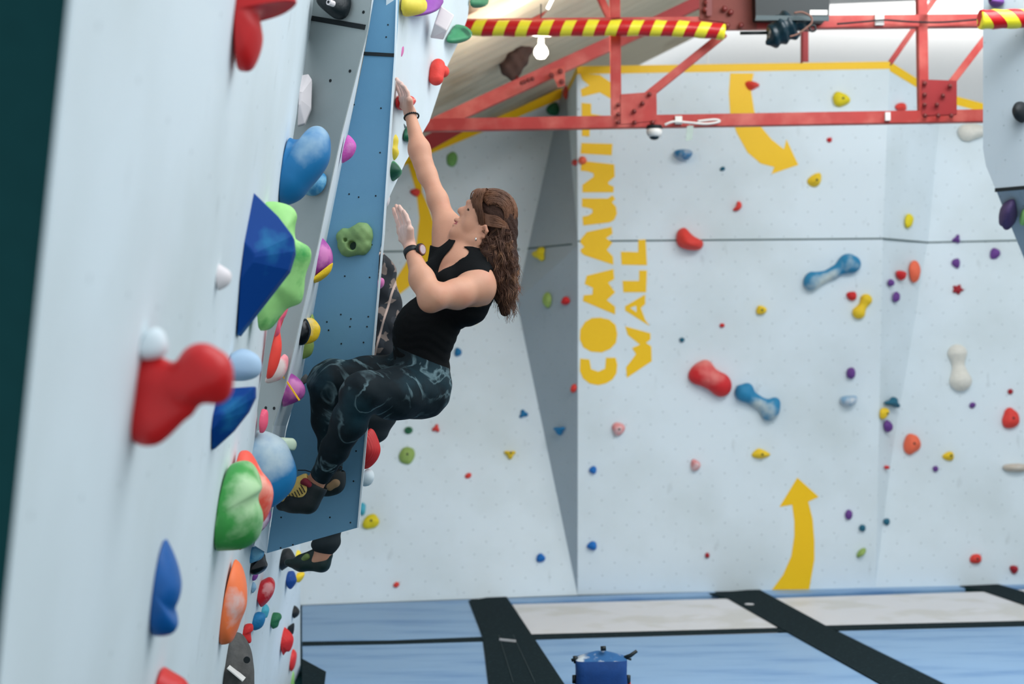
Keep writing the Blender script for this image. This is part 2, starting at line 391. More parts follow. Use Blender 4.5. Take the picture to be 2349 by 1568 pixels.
# lettering (turned a quarter, reads upwards)
LET={
'c':[(1331,822),(1352,824),(1356,846),(1372,852),(1388,845),(1390,820),(1412,820),(1416,836),(1414,856),(1405,870),(1390,879),(1372,883),(1352,879),(1337,867),(1330,850)],
'o':[(1342,738),(1358,729),(1378,728),(1398,733),(1412,745),(1416,766),(1413,786),(1400,800),(1380,808),(1355,806),(1338,796),(1330,778),(1331,756)],
'm':[(1346,632),(1407,617),(1409,640),(1395,648),(1411,670),(1392,688),(1411,703),(1411,721),(1337,690),(1339,677),(1359,675),(1360,660),(1341,651)],
'm.2':[(1346,532),(1403,520),(1405,536),(1390,546),(1405,556),(1392,573),(1406,588),(1407,607),(1340,585),(1334,580),(1331,573),(1340,566),(1331,556),(1332,549)],
'u':[(1335,455),(1394,455),(1405,448),(1411,456),(1404,464),(1413,474),(1415,490),(1409,504),(1398,510),(1338,517),(1336,497),(1350,494),(1359,488),(1359,480),(1350,477),(1335,474)],
'n':[(1334,369),(1409,377),(1410,405),(1395,418),(1396,423),(1408,428),(1407,441),(1336,441),(1336,424),(1362,405),(1361,397),(1348,393),(1332,391)],
'i':[(1334,328),(1405,330),(1403,356),(1332,352)],
't':[(1334,236),(1356,238),(1356,261),(1412,271),(1412,292),(1353,289),(1352,313),(1335,312)],
'y':[(1330,168),(1376,172),(1405,192),(1412,224),(1402,227),(1376,212),(1335,222),(1332,205),(1352,196),(1336,183)],
'w':[(1434,748),(1492,764),(1492,778),(1482,786),(1494,794),(1495,828),(1438,866),(1436,842),(1459,812),(1450,798),(1468,790),(1440,768)],
'l':[(1464,550),(1481,549),(1484,608),(1426,607),(1424,577),(1464,578)],
'l.2':[(1466,620),(1484,620),(1482,670),(1430,670),(1428,644),(1466,644)],
}
for k,v in LET.items():
    paint('painted_letter',C,v,'wall_far_center','yellow painted letter %s'%k[0].upper())
# A of WALL with its counter: two polygons
paint('painted_letter',C,[(1480,675),(1480,697),(1470,706),(1480,733),(1490,747),(1434,712),(1434,702)],'wall_far_center','yellow painted letter A')
paint('letter_counter',C,[(1446,706),(1459,701),(1460,716)],'wall_far_center',lift=0.0045,m=M_wallplain)
# painted arrows
arr=[(1675,168),(1672,215),(1675,260),(1690,305),(1715,350),(1745,375),(1776,383),(1770,399),(1831,378),(1804,320),(1798,342),(1770,320),(1745,290),(1730,255),(1724,215),(1722,200),(1729,168)]
paint('painted_arrow',C,arr,'wall_far_center','yellow painted arrow curving down to the right')
paint('painted_arrow',C,[(1771,1352),(1796,1318),(1815,1275),(1822,1230),(1822,1195),(1817,1157),(1788,1162),(1829,1095),(1878,1139),(1854,1150),(1864,1190),(1868,1240),(1868,1283),(1856,1351)],'wall_far_center','yellow painted arrow pointing up from the mats')
# painted arrow behind the climber on the far left wall
paint('painted_arrow',A,[(935,372),(966,362),(968,440),(985,480),(1000,530),(998,590),(960,640),(915,676),(903,648),(930,605),(955,560),(962,500),(955,440)],'wall_far_left','yellow painted curved arrow behind the climber')
# ---- right hanging wall
zH=8.3
HW=plane3(P(2255,0,zH),P(2262,380,zH),P(2400,0,zH-0.3))
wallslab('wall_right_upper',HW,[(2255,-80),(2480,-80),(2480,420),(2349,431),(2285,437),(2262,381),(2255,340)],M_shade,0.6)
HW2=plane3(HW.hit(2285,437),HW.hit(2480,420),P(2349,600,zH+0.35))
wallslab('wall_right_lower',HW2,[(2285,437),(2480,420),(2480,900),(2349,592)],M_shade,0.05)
tapeline(HW,[(2283,436),(2480,419)],0.022,'seam_tape',by('wall_right_upper'),0.004)
# ---- building shell behind and above
wallB=Plane((0,13.9,0),(0,-1,0))
wallslab('wall_back',wallB,[Vector((-9,13.9,-0.1)),Vector((9,13.9,-0.1)),Vector((9,13.9,9)),Vector((-9,13.9,9))],M_white,0.1)
# corrugated roof slope
c0=P(960,345,12.6); c1=P(1420,115,12.6); c2=P(1000,-20,8.6)
dirl=(c1-c0).normalized(); up2=(c2-c0); up2=(up2-dirl*up2.dot(dirl)).normalized(); CN=dirl.cross(up2)
vs=[];fs=[]; K=150; wv=0.05
for i in range(K):
    q=c0-up2*0.9+up2*(i*wv); off=CN*(0.035*math.sin(i*math.pi/2))
    vs+=[q-dirl*4+off,q+dirl*3.4+off]
for i in range(K-1): fs.append([2*i,2*i+1,2*i+3,2*i+2])
o=pyd('ceiling',vs,fs,mat('corrugated_sheet',(214,202,178),0.6,0.1,2,col2=(170,150,120),c2=(0.55,0.7),c2scale=0.8),smooth=True); o['kind']='structure'
md=o.modifiers.new('thick','SOLIDIFY'); md.thickness=0.004
# right part of the roof, its washed-out daylight put into plain white
vs=[];fs=[]; a_=P(1480,70,13.0)
L0=c0+dirl*3.4
o=slab('ceiling_washed_white',[c0+dirl*3.4-up2*0.9,c0+dirl*3.4+up2*4.6,c0+dirl*3.4+up2*4.6+Vector((8,0,0.2)),c0+dirl*3.4-up2*0.9+Vector((8,0,0.2))],CN,0.03,M_white); o['kind']='structure'
# ---- floor and mats
o=slab('floor',[Vector((-6,1.2,-0.06)),Vector((8,1.2,-0.06)),Vector((8,13.9,-0.06)),Vector((-6,13.9,-0.06))],ZV,0.1,M_dark); o['kind']='structure'
M_mb=mat('blue_vinyl',(136,172,208),0.45,0.06,3,col2=(100,142,190),c2=(0.48,0.66),c2scale=1.6,stretch=(0.5,2.2,1),bump=0.25,bscale=5)
M_mw=mat('white_vinyl',(226,223,224),0.5,0.04,3,col2=(214,210,205),c2scale=2)
M_ms=mat('black_carpet_strip',(22,36,40),0.95,0.2,60,col2=(40,58,62),c2=(0.55,0.72),c2scale=40,spec=0.1)
def mat_pad(px,m,label,group=None):
    pts=[fl(*q) for q in px]; o=slab('crash_mat',pts,ZV,0.05,m); tag(o,label,'mat',group)
    md=o.modifiers.new('bevel','BEVEL'); md.width=0.008; md.segments=2; return o
mat_pad([(692,1388),(1080,1374),(1108,1461),(692,1471)],M_mb,'blue vinyl mat against the left part of the far wall')
mat_pad([(1174,1385),(1672,1372),(1785,1438),(1216,1453)],M_mw,'white mat panel below the lettering, left of the wide diagonal strip')
mat_pad([(1776,1371),(2258,1356),(2480,1430),(1892,1434)],M_mw,'large white mat panel right of the wide diagonal strip')
mat_pad([(2310,1352),(2500,1347),(2560,1395),(2480,1405)],M_mw,'white mat corner at the right end of the floor')
mat_pad([(1162,1371),(1640,1356),(1650,1363),(1168,1380)],M_mb,'thin blue mat edge under the grey facet and lettering')
mat_pad([(1735,1353),(2200,1341),(2215,1348),(1745,1364)],M_mb,'long thin blue mat edge under the painted up arrow')
mat_pad([(2285,1339),(2500,1334),(2520,1340),(2300,1347)],M_mb,'short thin blue mat edge at the far right corner')
mat_pad([(693,1480),(1110,1470),(1125,1568),(1180,1760),(693,1760)],M_mb,'large blue vinyl mat in the left foreground of the floor')
mat_pad([(1226,1466),(1808,1450),(2020,1568),(2330,1760),(1420,1800)],M_mb,'large blue vinyl mat lying under the blue chalk bag')
mat_pad([(1922,1446),(2500,1432),(2900,1560),(2470,1760),(2170,1568)],M_mb,'large blue vinyl mat in the right corner of the floor')
def strip_(px,label,z=0.004):
    pts=[fl(*q)+ZV*z for q in px]; return tag(slab('carpet_strip',pts,ZV,0.003,M_ms),label,'strip')
strip_([(1075,1379),(1130,1369),(1162,1370),(1220,1457),(1293,1568),(1440,1800),(1180,1800),(1120,1568),(1107,1461)],'wide black carpet strip running diagonally left of the chalk bag',0.0075)
strip_([(1625,1362),(1740,1352),(1892,1435),(2159,1568),(2560,1790),(2400,1800),(2016,1568),(1787,1440),(1671,1374)],'wide black carpet strip crossing the floor right of the chalk bag',0.0075)
strip_([(2200,1345),(2290,1341),(2560,1420),(2500,1440),(2258,1357)],'black carpet strip at the right edge of the floor',0.0075)
strip_([(693,1472),(900,1469),(1106,1461),(1108,1471),(900,1477),(693,1481)],'thin black joint strip between the two left blue mats',0.0035)
strip_([(1218,1455),(1787,1440),(1805,1449),(1224,1467)],'thin black joint strip in front of the left white mat',0.0035)
strip_([(1890,1435),(2480,1421),(2500,1432),(1920,1446)],'thin black joint strip in front of the right white mat',0.0035)
strip_([(693,1511),(748,1541),(738,1620),(693,1640)],'dark carpet corner beside the foot of the left wall',0.0035)
vs=[];fs=[]
for a,b in (((1146,1471),(1183,1475)),):
    bar(vs,fs,fl(*a)+ZV*0.012,fl(*b)+ZV*0.012,0.02,0.006,ZV)
tag(pyd('tape_scrap',vs,fs,M_mw),'scrap of white tape on the left black strip','tape')
vs=[];fs=[]; disc(vs,fs,fl(1719,1388)+ZV*0.012,ZV.lerp(Vector((1,0,0)),.01).normalized(),0.035,12)
tag(pyd('paper_scrap',vs,fs,M_mw),'small white paper scrap on the right black strip','paper')
# stitched seams of the wide strip
vs=[];fs=[]
for k in (0.33,0.62):
    a=fl(1107+(1220-1107)*k,1459); b=fl(1120+(1293-1120)*k,1568); bar(vs,fs,a+ZV*0.0085,b+ZV*0.0085,0.006,0.002,ZV)
o=pyd('strip_seam',vs,fs,mat('grey_thread',(70,84,86),0.9),by('carpet_strip'))
# ------------------------------------------------------------------ roof trusses
ZT=9.3
def rbar(name,par,pts,wpx,z=ZT,m=M_red,depth=0.06,lip=True,zs=None):
    """angle-iron bar: a web facing the viewer and a flange behind it"""
    vs=[];fs=[]
    z0,z1=zs if zs else (z,z)
    a,b=P(*pts[0],z0),P(*pts[1],z1); w=wpx*(z0+z1)/2/FPX
    d=(b-a).normalized(); s=(FW.cross(d)).normalized()
    bar(vs,fs,a,b,w,0.008,s)
    if lip:
        sg=1 if s.dot(UP)<0 else -1
        off=s*(w/2*sg); bar(vs,fs,a+off+FW*depth/2,b+off+FW*depth/2,0.008,depth,s)
    return pyd(name,vs,fs,m,par)
def rivets(par,pts,z,r=0.016):
    for q in pts:
        c=P(*q,z-0.008); vs=[];fs=[]
        for k,(rr,dd) in enumerate(((1,0),(0.85,.008),(0.45,.013))):
            for j in range(8): vs.append(c+(RT*math.cos(j*.785)+UP*math.sin(j*.785))*r*rr-FW*dd)
        for k in range(2):
            for j in range(8): a=k*8+j;b=k*8+(j+1)%8; fs.append([a,b,b+8,a+8])
        fs.append(list(range(16,24))); fs.append(list(range(8))[::-1])
        pyd('rivet',vs,fs,M_rivet,par,True)
def plate(name,par,px,z,m,t=0.012):
    pts=[P(*q,z) for q in px]; return slab(name,pts,-FW,t,m,par)
tr=empty('roof_truss',P(1600,285,ZT),'red riveted steel roof truss crossing in front of the far walls','truss')
rbar('bottom_chord',tr,((968,286),(2262,264)),27)
rbar('top_chord',tr,((1060,57),(2420,44)),27)
rbar('post',tr,((1411,-60),(1415,284)),22)
rbar('post',tr,((2116,-60),(2121,268)),20)
rbar('brace',tr,((1662,75),(1445,250)),17,ZT+0.03)
rbar('brace',tr,((2262,85),(2135,250)),15,ZT+0.03)
rbar('brace',tr,((2150,-12),(2042,143)),11,ZT+0.5,M_red)
rbar('brace',tr,((1848,60),(1848,142)),13,ZT+0.5,M_redd)
g=plate('gusset_plate',tr,[(1424,216),(1506,210),(1507,276),(1424,285)],ZT-0.01,M_red)
rivets(g,[(1490,216),(1474,237),(1455,255),(1456,281),(1497,281),(1418,240),(1418,262),(1418,280)],ZT-0.02)
g=plate('gusset_plate',tr,[(2115,182),(2195,185),(2195,262),(2115,265)],ZT-0.01,M_redd)
rivets(g,[(2179,197),(2163,219),(2149,240),(2121,191),(2121,217),(2121,240),(2122,265),(2152,265),(2182,265)],ZT-0.02)
g=plate('gusset_plate',tr,[(1604,-60),(1736,-60),(1736,66),(1668,68),(1660,50),(1605,44)],ZT-0.015,M_brown)
g['label']='brown rusty plate'
rivets(g,[(1618,22),(1621,5),(1676,28),(1662,20),(1668,58),(1700,58)],ZT-0.03,0.02)
plate('stiffener',tr,[(1621,-60),(1633,-60),(1633,36),(1621,36)],ZT-0.05,M_rivet)
tr2=empty('roof_rafter',P(1200,200,10.6),'long red rafter sloping up from the left end of the truss','rafter')
rbar('rafter_angle',tr2,((1000,283),(1480,62)),30,zs=(10.4,10.8))
g=plate('gusset_plate',tr2,[(1262,160),(1296,150),(1296,196),(1280,200)],10.5,M_red)
rivets(g,[(1285,163),(1265,172),(1288,187)],10.48,0.02)
rivets(tr2,[(1212,184),(1221,181),(1197,190),(1203,188)],10.4,0.018)
tr3=empty('roof_rafter',P(1150,110,11.2),'dark red upper rafter between the near white wall and the striped pad','rafter')
rbar('rafter_angle',tr3,((950,190),(1240,58)),32,11.2,M_redd)
tag(rbar('roof_rafter',None,((1190,62),(1420,-22)),30,10.9,M_red),'red rafter above the left part of the striped pad','rafter')
tag(rbar('roof_brace',None,((1208,62),(1278,-14)),16,10.2,M_red),'thin red brace leaning above the bulb','brace')
tag(rbar('roof_brace',None,((1405,50),(1372,-20)),14,10.2,M_red),'short red brace left of the tall truss post','brace')
tag(rbar('roof_rafter',None,((1500,52),(1640,-14)),26,10.5,M_redd),'red rafter rising right of the post to the brown plate','rafter')
tag(rbar('roof_rafter',None,((960,340),(1062,283)),34,11.6,M_redd,lip=False),'dark red rafter end under the truss left end','rafter')
# wrapped edge pads
def stripes(key,per,slant,off):
    m=bpy.data.materials.new(key); m.use_nodes=True; nt=m.node_tree; b=nt.nodes['Principled BSDF']
    sp=nd(nt,'ShaderNodeSeparateXYZ'); nt.links.new(nd(nt,'ShaderNodeTexCoord').outputs['UV'],sp.inputs[0])
    x=math_(nt,'ADD',math_(nt,'MULTIPLY',sp.outputs[0],1/per),math_(nt,'MULTIPLY',math_(nt,'SINE',math_(nt,'MULTIPLY',sp.outputs[1],6.28318)),slant))
    f=math_(nt,'LESS_THAN',math_(nt,'FRACT',math_(nt,'ADD',x,off)),0.5)
    out=mixc(nt,f,lin((196,20,26)),lin((240,226,50))); nt.links.new(out,b.inputs['Base Color']); b.inputs['Roughness'].default_value=0.28
    bn=nd(nt,'ShaderNodeBump'); bn.inputs['Strength'].default_value=0.4; bn.inputs['Distance'].default_value=0.004
    nt.links.new(noise_(nt,18,3),bn.inputs['Height']); nt.links.new(bn.outputs[0],b.inputs['Normal']); return m
def pad(label,pts,rpx,z,per,slant,off):
    ps=[P(*q,z) for q in pts]; r=rpx*z/FPX; vs=[];fs=[]; N=16
    cp=catmull([tuple(p) for p in ps],8,False)
    tube(vs,fs,cp,[r*(1+0.05*math.sin(i*1.9)) for i in range(len(cp))],N)
    o=pyd('edge_pad',vs,fs,stripes('striped_tape',per,slant,off) if per==0.145 else stripes('striped_tape_wide',per,slant,off),smooth=True)
    me=o.data; uv=me.uv_layers.new(name='UVMap'); n=len(cp); L=[0]
    for i in range(1,n): L.append(L[-1]+(Vector(cp[i])-Vector(cp[i-1])).length)
    for pl in me.polygons:
        js=[me.loops[l].vertex_index for l in pl.loop_indices]; jj=[j%N for j in js]; wrap=max(jj)-min(jj)>N/2
        for l,j in zip(pl.loop_indices,js):
            a=(j%N)/N
            if wrap and a<0.5: a+=1
            uv.data[l].uv=(L[min(j//N,n-1)],a)
    for i in me.polygons:
        if len(i.vertices)>4: i.use_smooth=False
    return tag(o,label,'pad')
pad('long foam pad wrapped in red and yellow tape on the left truss beam',[(1040,63),(1200,65),(1400,64),(1560,66),(1662,73)],18.5,ZT-0.10,0.145,0.16,0.1)
pad('short foam pad wrapped in red and yellow tape at the top right corner',[(2248,45),(2330,43),(2480,40)],22,8.0,0.155,-0.3,0.35)
# clips and cable on the chords
def boxpx(name,px,z,m,t=0.03,par=None): return slab(name,[P(*q,z) for q in px],-FW,t,m,par)
M_clip=mat('white_plastic',(232,228,222),0.4,0.03)
for q,l in (([(2008,32),(2028,32),(2028,57),(2008,57)],'white cable clip on the upper beam right of the projector'),([(2031,257),(2043,257),(2043,276),(2031,276)],'white cable clip on the lower beam near the right end'),([(1549,266),(1565,266),(1565,284),(1549,284)],'white cable clip on the lower beam above the hanging tag')):
    tag(boxpx('cable_clip',q,ZT-0.03,M_clip),l,'clip')
vs=[];fs=[]; tube(vs,fs,[P(*q,ZT-0.05) for q in catmull([(1920,55),(1980,50),(2028,46),(2090,50),(2160,51),(2250,44)],6,False)],0.006,6)
tag(pyd('power_cable',vs,fs,M_tape,smooth=True),'black cable strung along the upper beam to the right pad','cable')
vs=[];fs=[]; tube(vs,fs,[P(*q,ZT-0.05) for q in catmull([(1525,286),(1545,279),(1580,281),(1620,284),(1650,279),(1640,274),(1600,278)],6,False)],0.008,6)
tag(pyd('power_cable',vs,fs,M_clip,smooth=True),'white cable bundle on the lower beam beside the dome camera','cable')
# dome camera
dc=empty('dome_camera',P(1501,292,ZT),'white dome security camera hanging under the lower beam','camera')
def lathe(name,c,prof,m,par=None,ax=UP,n=20):
    vs=[];fs=[]; s=ax.cross(FW).normalized(); t=ax.cross(s)
    for r,h in prof:
        for j in range(n): vs.append(c+ax*h+(s*math.cos(6.28318*j/n)+t*math.sin(6.28318*j/n))*max(r,1e-4))
    for k in range(len(prof)-1):
        for j in range(n): a=k*n+j;b=k*n+(j+1)%n; fs.append([a,b,b+n,a+n])
    fs.append(list(range(n))[::-1]); fs.append([(len(prof)-1)*n+j for j in range(n)])
    return pyd(name,vs,fs,m,par,True)
cc=P(1501,292,ZT)
lathe('mount_plate',cc,[(0.05,0.012),(0.052,-0.01)],M_tape,dc)
lathe('housing',cc,[(0.048,-0.01),(0.053,-0.03),(0.045,-0.055),(0.03,-0.064)],M_clip,dc)
lathe('lens_dome',cc,[(0.033,-0.055),(0.032,-0.068),(0.022,-0.078),(0.0,-0.084)],mat('black_glass',(20,40,48),0.1,0),dc)
tg=tag(slab('hanging_tag',[P(*q,ZT-0.04) for q in [(1576,289),(1591,287),(1588,320),(1573,324)]],-FW,0.004,mat('silver_tag',(176,190,180),0.4,0.1)),'small grey tag hanging from the lower beam','tag')
vs=[];fs=[]; tube(vs,fs,[P(1580,280,ZT-.04),P(1583,289,ZT-.04)],0.002,5); pyd('string',vs,fs,M_clip,tg)
# bulb
bc=P(1241,118,9.6)
lb=empty('light_bulb',bc,'bare glowing bulb hanging under the striped pad','bulb')
lathe('glass',bc,[(0.0,-0.05),(0.028,-0.045),(0.046,-0.02),(0.048,0.0),(0.038,0.025),(0.02,0.045),(0.017,0.055)],mat('glowing_glass',(255,244,225),0.3,0,emit=14),lb)
lathe('socket',bc,[(0.018,0.05),(0.02,0.06),(0.02,0.09),(0.008,0.105)],M_clip,lb)
vs=[];fs=[]; tube(vs,fs,[bc+UP*0.1,bc+UP*0.32],0.004,6); pyd('cord',vs,fs,M_tape,lb)
l=bpy.data.lights.new('bulb_light','POINT'); l.energy=18; l.color=(1,.9,.75); l.shadow_soft_size=.06; lo=bpy.data.objects.new('bulb_light',l); COL.objects.link(lo); lo.parent=lb; lo.location=(0,-.08,0)
# strip light tube near the top
tl=empty('tube_light',P(1262,6,9.7),'short white tube light at the top edge near the red brace','lamp')
vs=[];fs=[]; tube(vs,fs,[P(1256,20,9.7),P(1270,-8,9.7)],0.011,8); pyd('tube',vs,fs,mat('glowing_tube',(255,250,240),0.3,0,emit=5),tl,True)
vs=[];fs=[]; tube(vs,fs,[P(1270,-8,9.7),P(1274,-16,9.7)],0.014,8); pyd('end_cap',vs,fs,M_clip,tl,True)
# dark draped heater hanging from the roof
hp=[(1222,62,.06),(1206,82,.085),(1192,108,.09),(1180,135,.10),(1172,155,.08),(1184,180,.03)]
f=Field([Cap(P(a[0],a[1],10.9),a[2],P(b[0],b[1],10.9),b[2],.03) for a,b in zip(hp[:-1],hp[1:])]+[Cap(P(1176,148,10.9),.05,P(1158,158,10.9),.03,.03)],bumps=lambda p:0.012*np.sin(p[:,0]*60)*np.sin(p[:,2]*45))
hb=field_obj('fan_heater',f,0.012,mat('brown_fabric',(88,66,58),0.9,0.4,14,bump=0.4,bscale=30)); tag(hb,'dark brown rough unit hanging from the roof left of the bulb','heater')
vs=[];fs=[]; tube(vs,fs,[P(1184,172,10.9),P(1190,190,10.8)],0.012,6); pyd('bracket',vs,fs,M_rivet,hb)
# projector on the beam
pj=empty('projector',P(1817,30,9.0),'black projector box mounted under the roof on the upper beam','projector')
M_blk=mat('black_plastic',(14,26,28),0.45,0.15)
M_pv=mat('dark_vinyl',(14,40,50),0.3,0.2,bump=0.4,bscale=20)
boxpx('housing',[(1732,-60),(1906,-60),(1902,34),(1894,46),(1734,40)],9.15,M_blk,0.35,pj)
boxpx('rail',[(1734,35),(1902,37),(1902,47),(1733,46)],8.78,mat('steel_rail',(62,72,74),0.35,.1,metal=.5),0.02,pj)
boxpx('label_plate',[(1858,23),(1898,23),(1898,34),(1858,34)],8.77,M_clip,0.004,pj)
vs=[];fs=[]; tube(vs,fs,[P(1698,76,8.9),P(1768,75,8.9)],0.011,8); pyd('arm',vs,fs,M_blk,pj,True)
hang=[(1800,45,.05),(1795,62,.075),(1782,80,.065),(1772,94,.04)]
f=Field([Cap(P(a[0],a[1],8.85),a[2],P(b[0],b[1],8.85),b[2],.03) for a,b in zip(hang[:-1],hang[1:])]+[Cap(P(1800,58,8.85),.06,P(1850,52,8.85),.03,.03),Cap(P(1790,88,8.85),.03,P(1832,80,8.85),.02,.03)],bumps=lambda p:0.008*np.sin(p[:,0]*90+p[:,2]*40))
field_obj('cover_bag',f,0.01,M_pv,pj)
vs=[];fs=[]; tube(vs,fs,[P(*q,8.72) for q in catmull([(1822,30),(1840,28),(1860,38),(1862,52),(1852,62),(1830,78),(1812,84)],6,False)],0.006,6); pyd('cord',vs,fs,mat('brown_cord',(128,92,80),.8),pj,True)
vs=[];fs=[]; tube(vs,fs,[P(*q,8.74) for q in catmull([(1858,60),(1868,58),(1871,68),(1862,72),(1857,64)],6,True)],0.006,6,False); pyd('ring',vs,fs,M_blk,pj,True)
vs=[];fs=[]; tube(vs,fs,[P(1620,98,11),P(1624,146,11)],0.006,6); tag(pyd('hanging_wire',vs,fs,M_clip),'thin wire hanging behind the red brace','wire')
# ------------------------------------------------------------------ climbing holds
HC={'red':(214,38,40),'red2':(232,66,56),'orange':(255,112,78),'yellow':(236,212,30),'gold':(250,204,40),'green':(120,172,92),'dgreen':(36,110,70),'lgreen':(150,205,120),
'blue':(26,120,172),'navy':(8,66,140),'cyan':(76,178,200),'teal':(28,100,124),'purple':(108,62,140),'magenta':(196,84,172),'pink':(238,120,132),'rose':(232,150,148),
'white':(236,232,226),'cream':(232,226,214),'black':(20,26,30),'grey':(92,92,90),'dred':(170,30,42),'tan':(206,192,176),'olive':(150,176,92),'lblue':(140,178,206),'cobalt':(20,110,190)}
def hm(c,chalk=0.0,rough=0.62):
    k='hold_%s_%s'%(c,('chalked' if chalk else 'clean'))
    return mat(k,HC[c],rough,0.12,40,bump=0.5,bscale=90,chalk=chalk)
def outline(kind,cx,cy,w,h,rot,seed):
    rd=random.Random(seed); N=16; out=[]
    base={'round':lambda t:1,'oval':lambda t:1,'tri':lambda t:0.72+0.28*math.cos(3*(t-math.pi/2)),
    'rock':lambda t:0.9+0.1*math.sin(3*t+seed),'drop':lambda t:0.72+0.28*math.cos(t-math.pi/2)**2*(1 if math.sin(t)>0 else 0.2),
    'star':lambda t:0.72+0.28*math.cos(5*t),'bean':lambda t:0.86+0.16*math.cos(2*t)}[kind]
    for i in range(N):
        t=2*math.pi*i/N; r=base(t)*(1+rd.uniform(-.07,.07)); x=math.cos(t)*r*w/2; y=-math.sin(t)*r*h/2
        c,s=math.cos(rot),math.sin(rot); out.append((cx+x*c-y*s,cy+x*s+y*c))
    return out
def dome(pl,px,h,c,label,cat='hold',chalk=0,bolt=False,group=None,flat=False,seed=0,cen=None,prof=((0,-.02),(1,0),(0.97,.28),(0.84,.6),(0.6,.86),(0.3,.98)),name='climbing_hold',m=None):
    pts=[pl.hit(*q) for q in px]; n=len(pts); ce=pl.hit(*cen) if cen else sum(pts,Vector())/n
    vs=[];fs=[]; amp=0 if flat else 0.10
    for s,z in prof[1:]:
        for p in pts:
            q=ce+(p-ce)*s+pl.n*(z*h)
            if z>0: q+=pl.n*(noise.noise((q-ce)*(9/ max(h*8,.1))+Vector((seed*3.1,0,0)))*h*amp*2)+(p-ce)*(noise.noise(q*14+Vector((seed,0,0)))*amp)
            vs.append(q)
    k=len(prof)-1
    for r in range(k-1):
        for j in range(n): a=r*n+j;b=r*n+(j+1)%n; fs.append([a,b,b+n,a+n])
    vs.append(ce+pl.n*h*(1.0)); 
    for j in range(n): fs.append([(k-1)*n+j,(k-1)*n+(j+1)%n,len(vs)-1])
    fs.append(list(range(n))[::-1])
    o=pyd(name,vs,fs,m or hm(c,chalk),None,not flat); tag(o,label,cat,group)
    if not flat: md=o.modifiers.new('sub','SUBSURF'); md.levels=1; md.render_levels=1
    if bolt:
        vs=[];fs=[]; tube(vs,fs,[ce+pl.n*(h*0.7),ce+pl.n*(h*1.0+0.004)],0.009,10); pyd('bolt',vs,fs,M_tape,o)
    return o
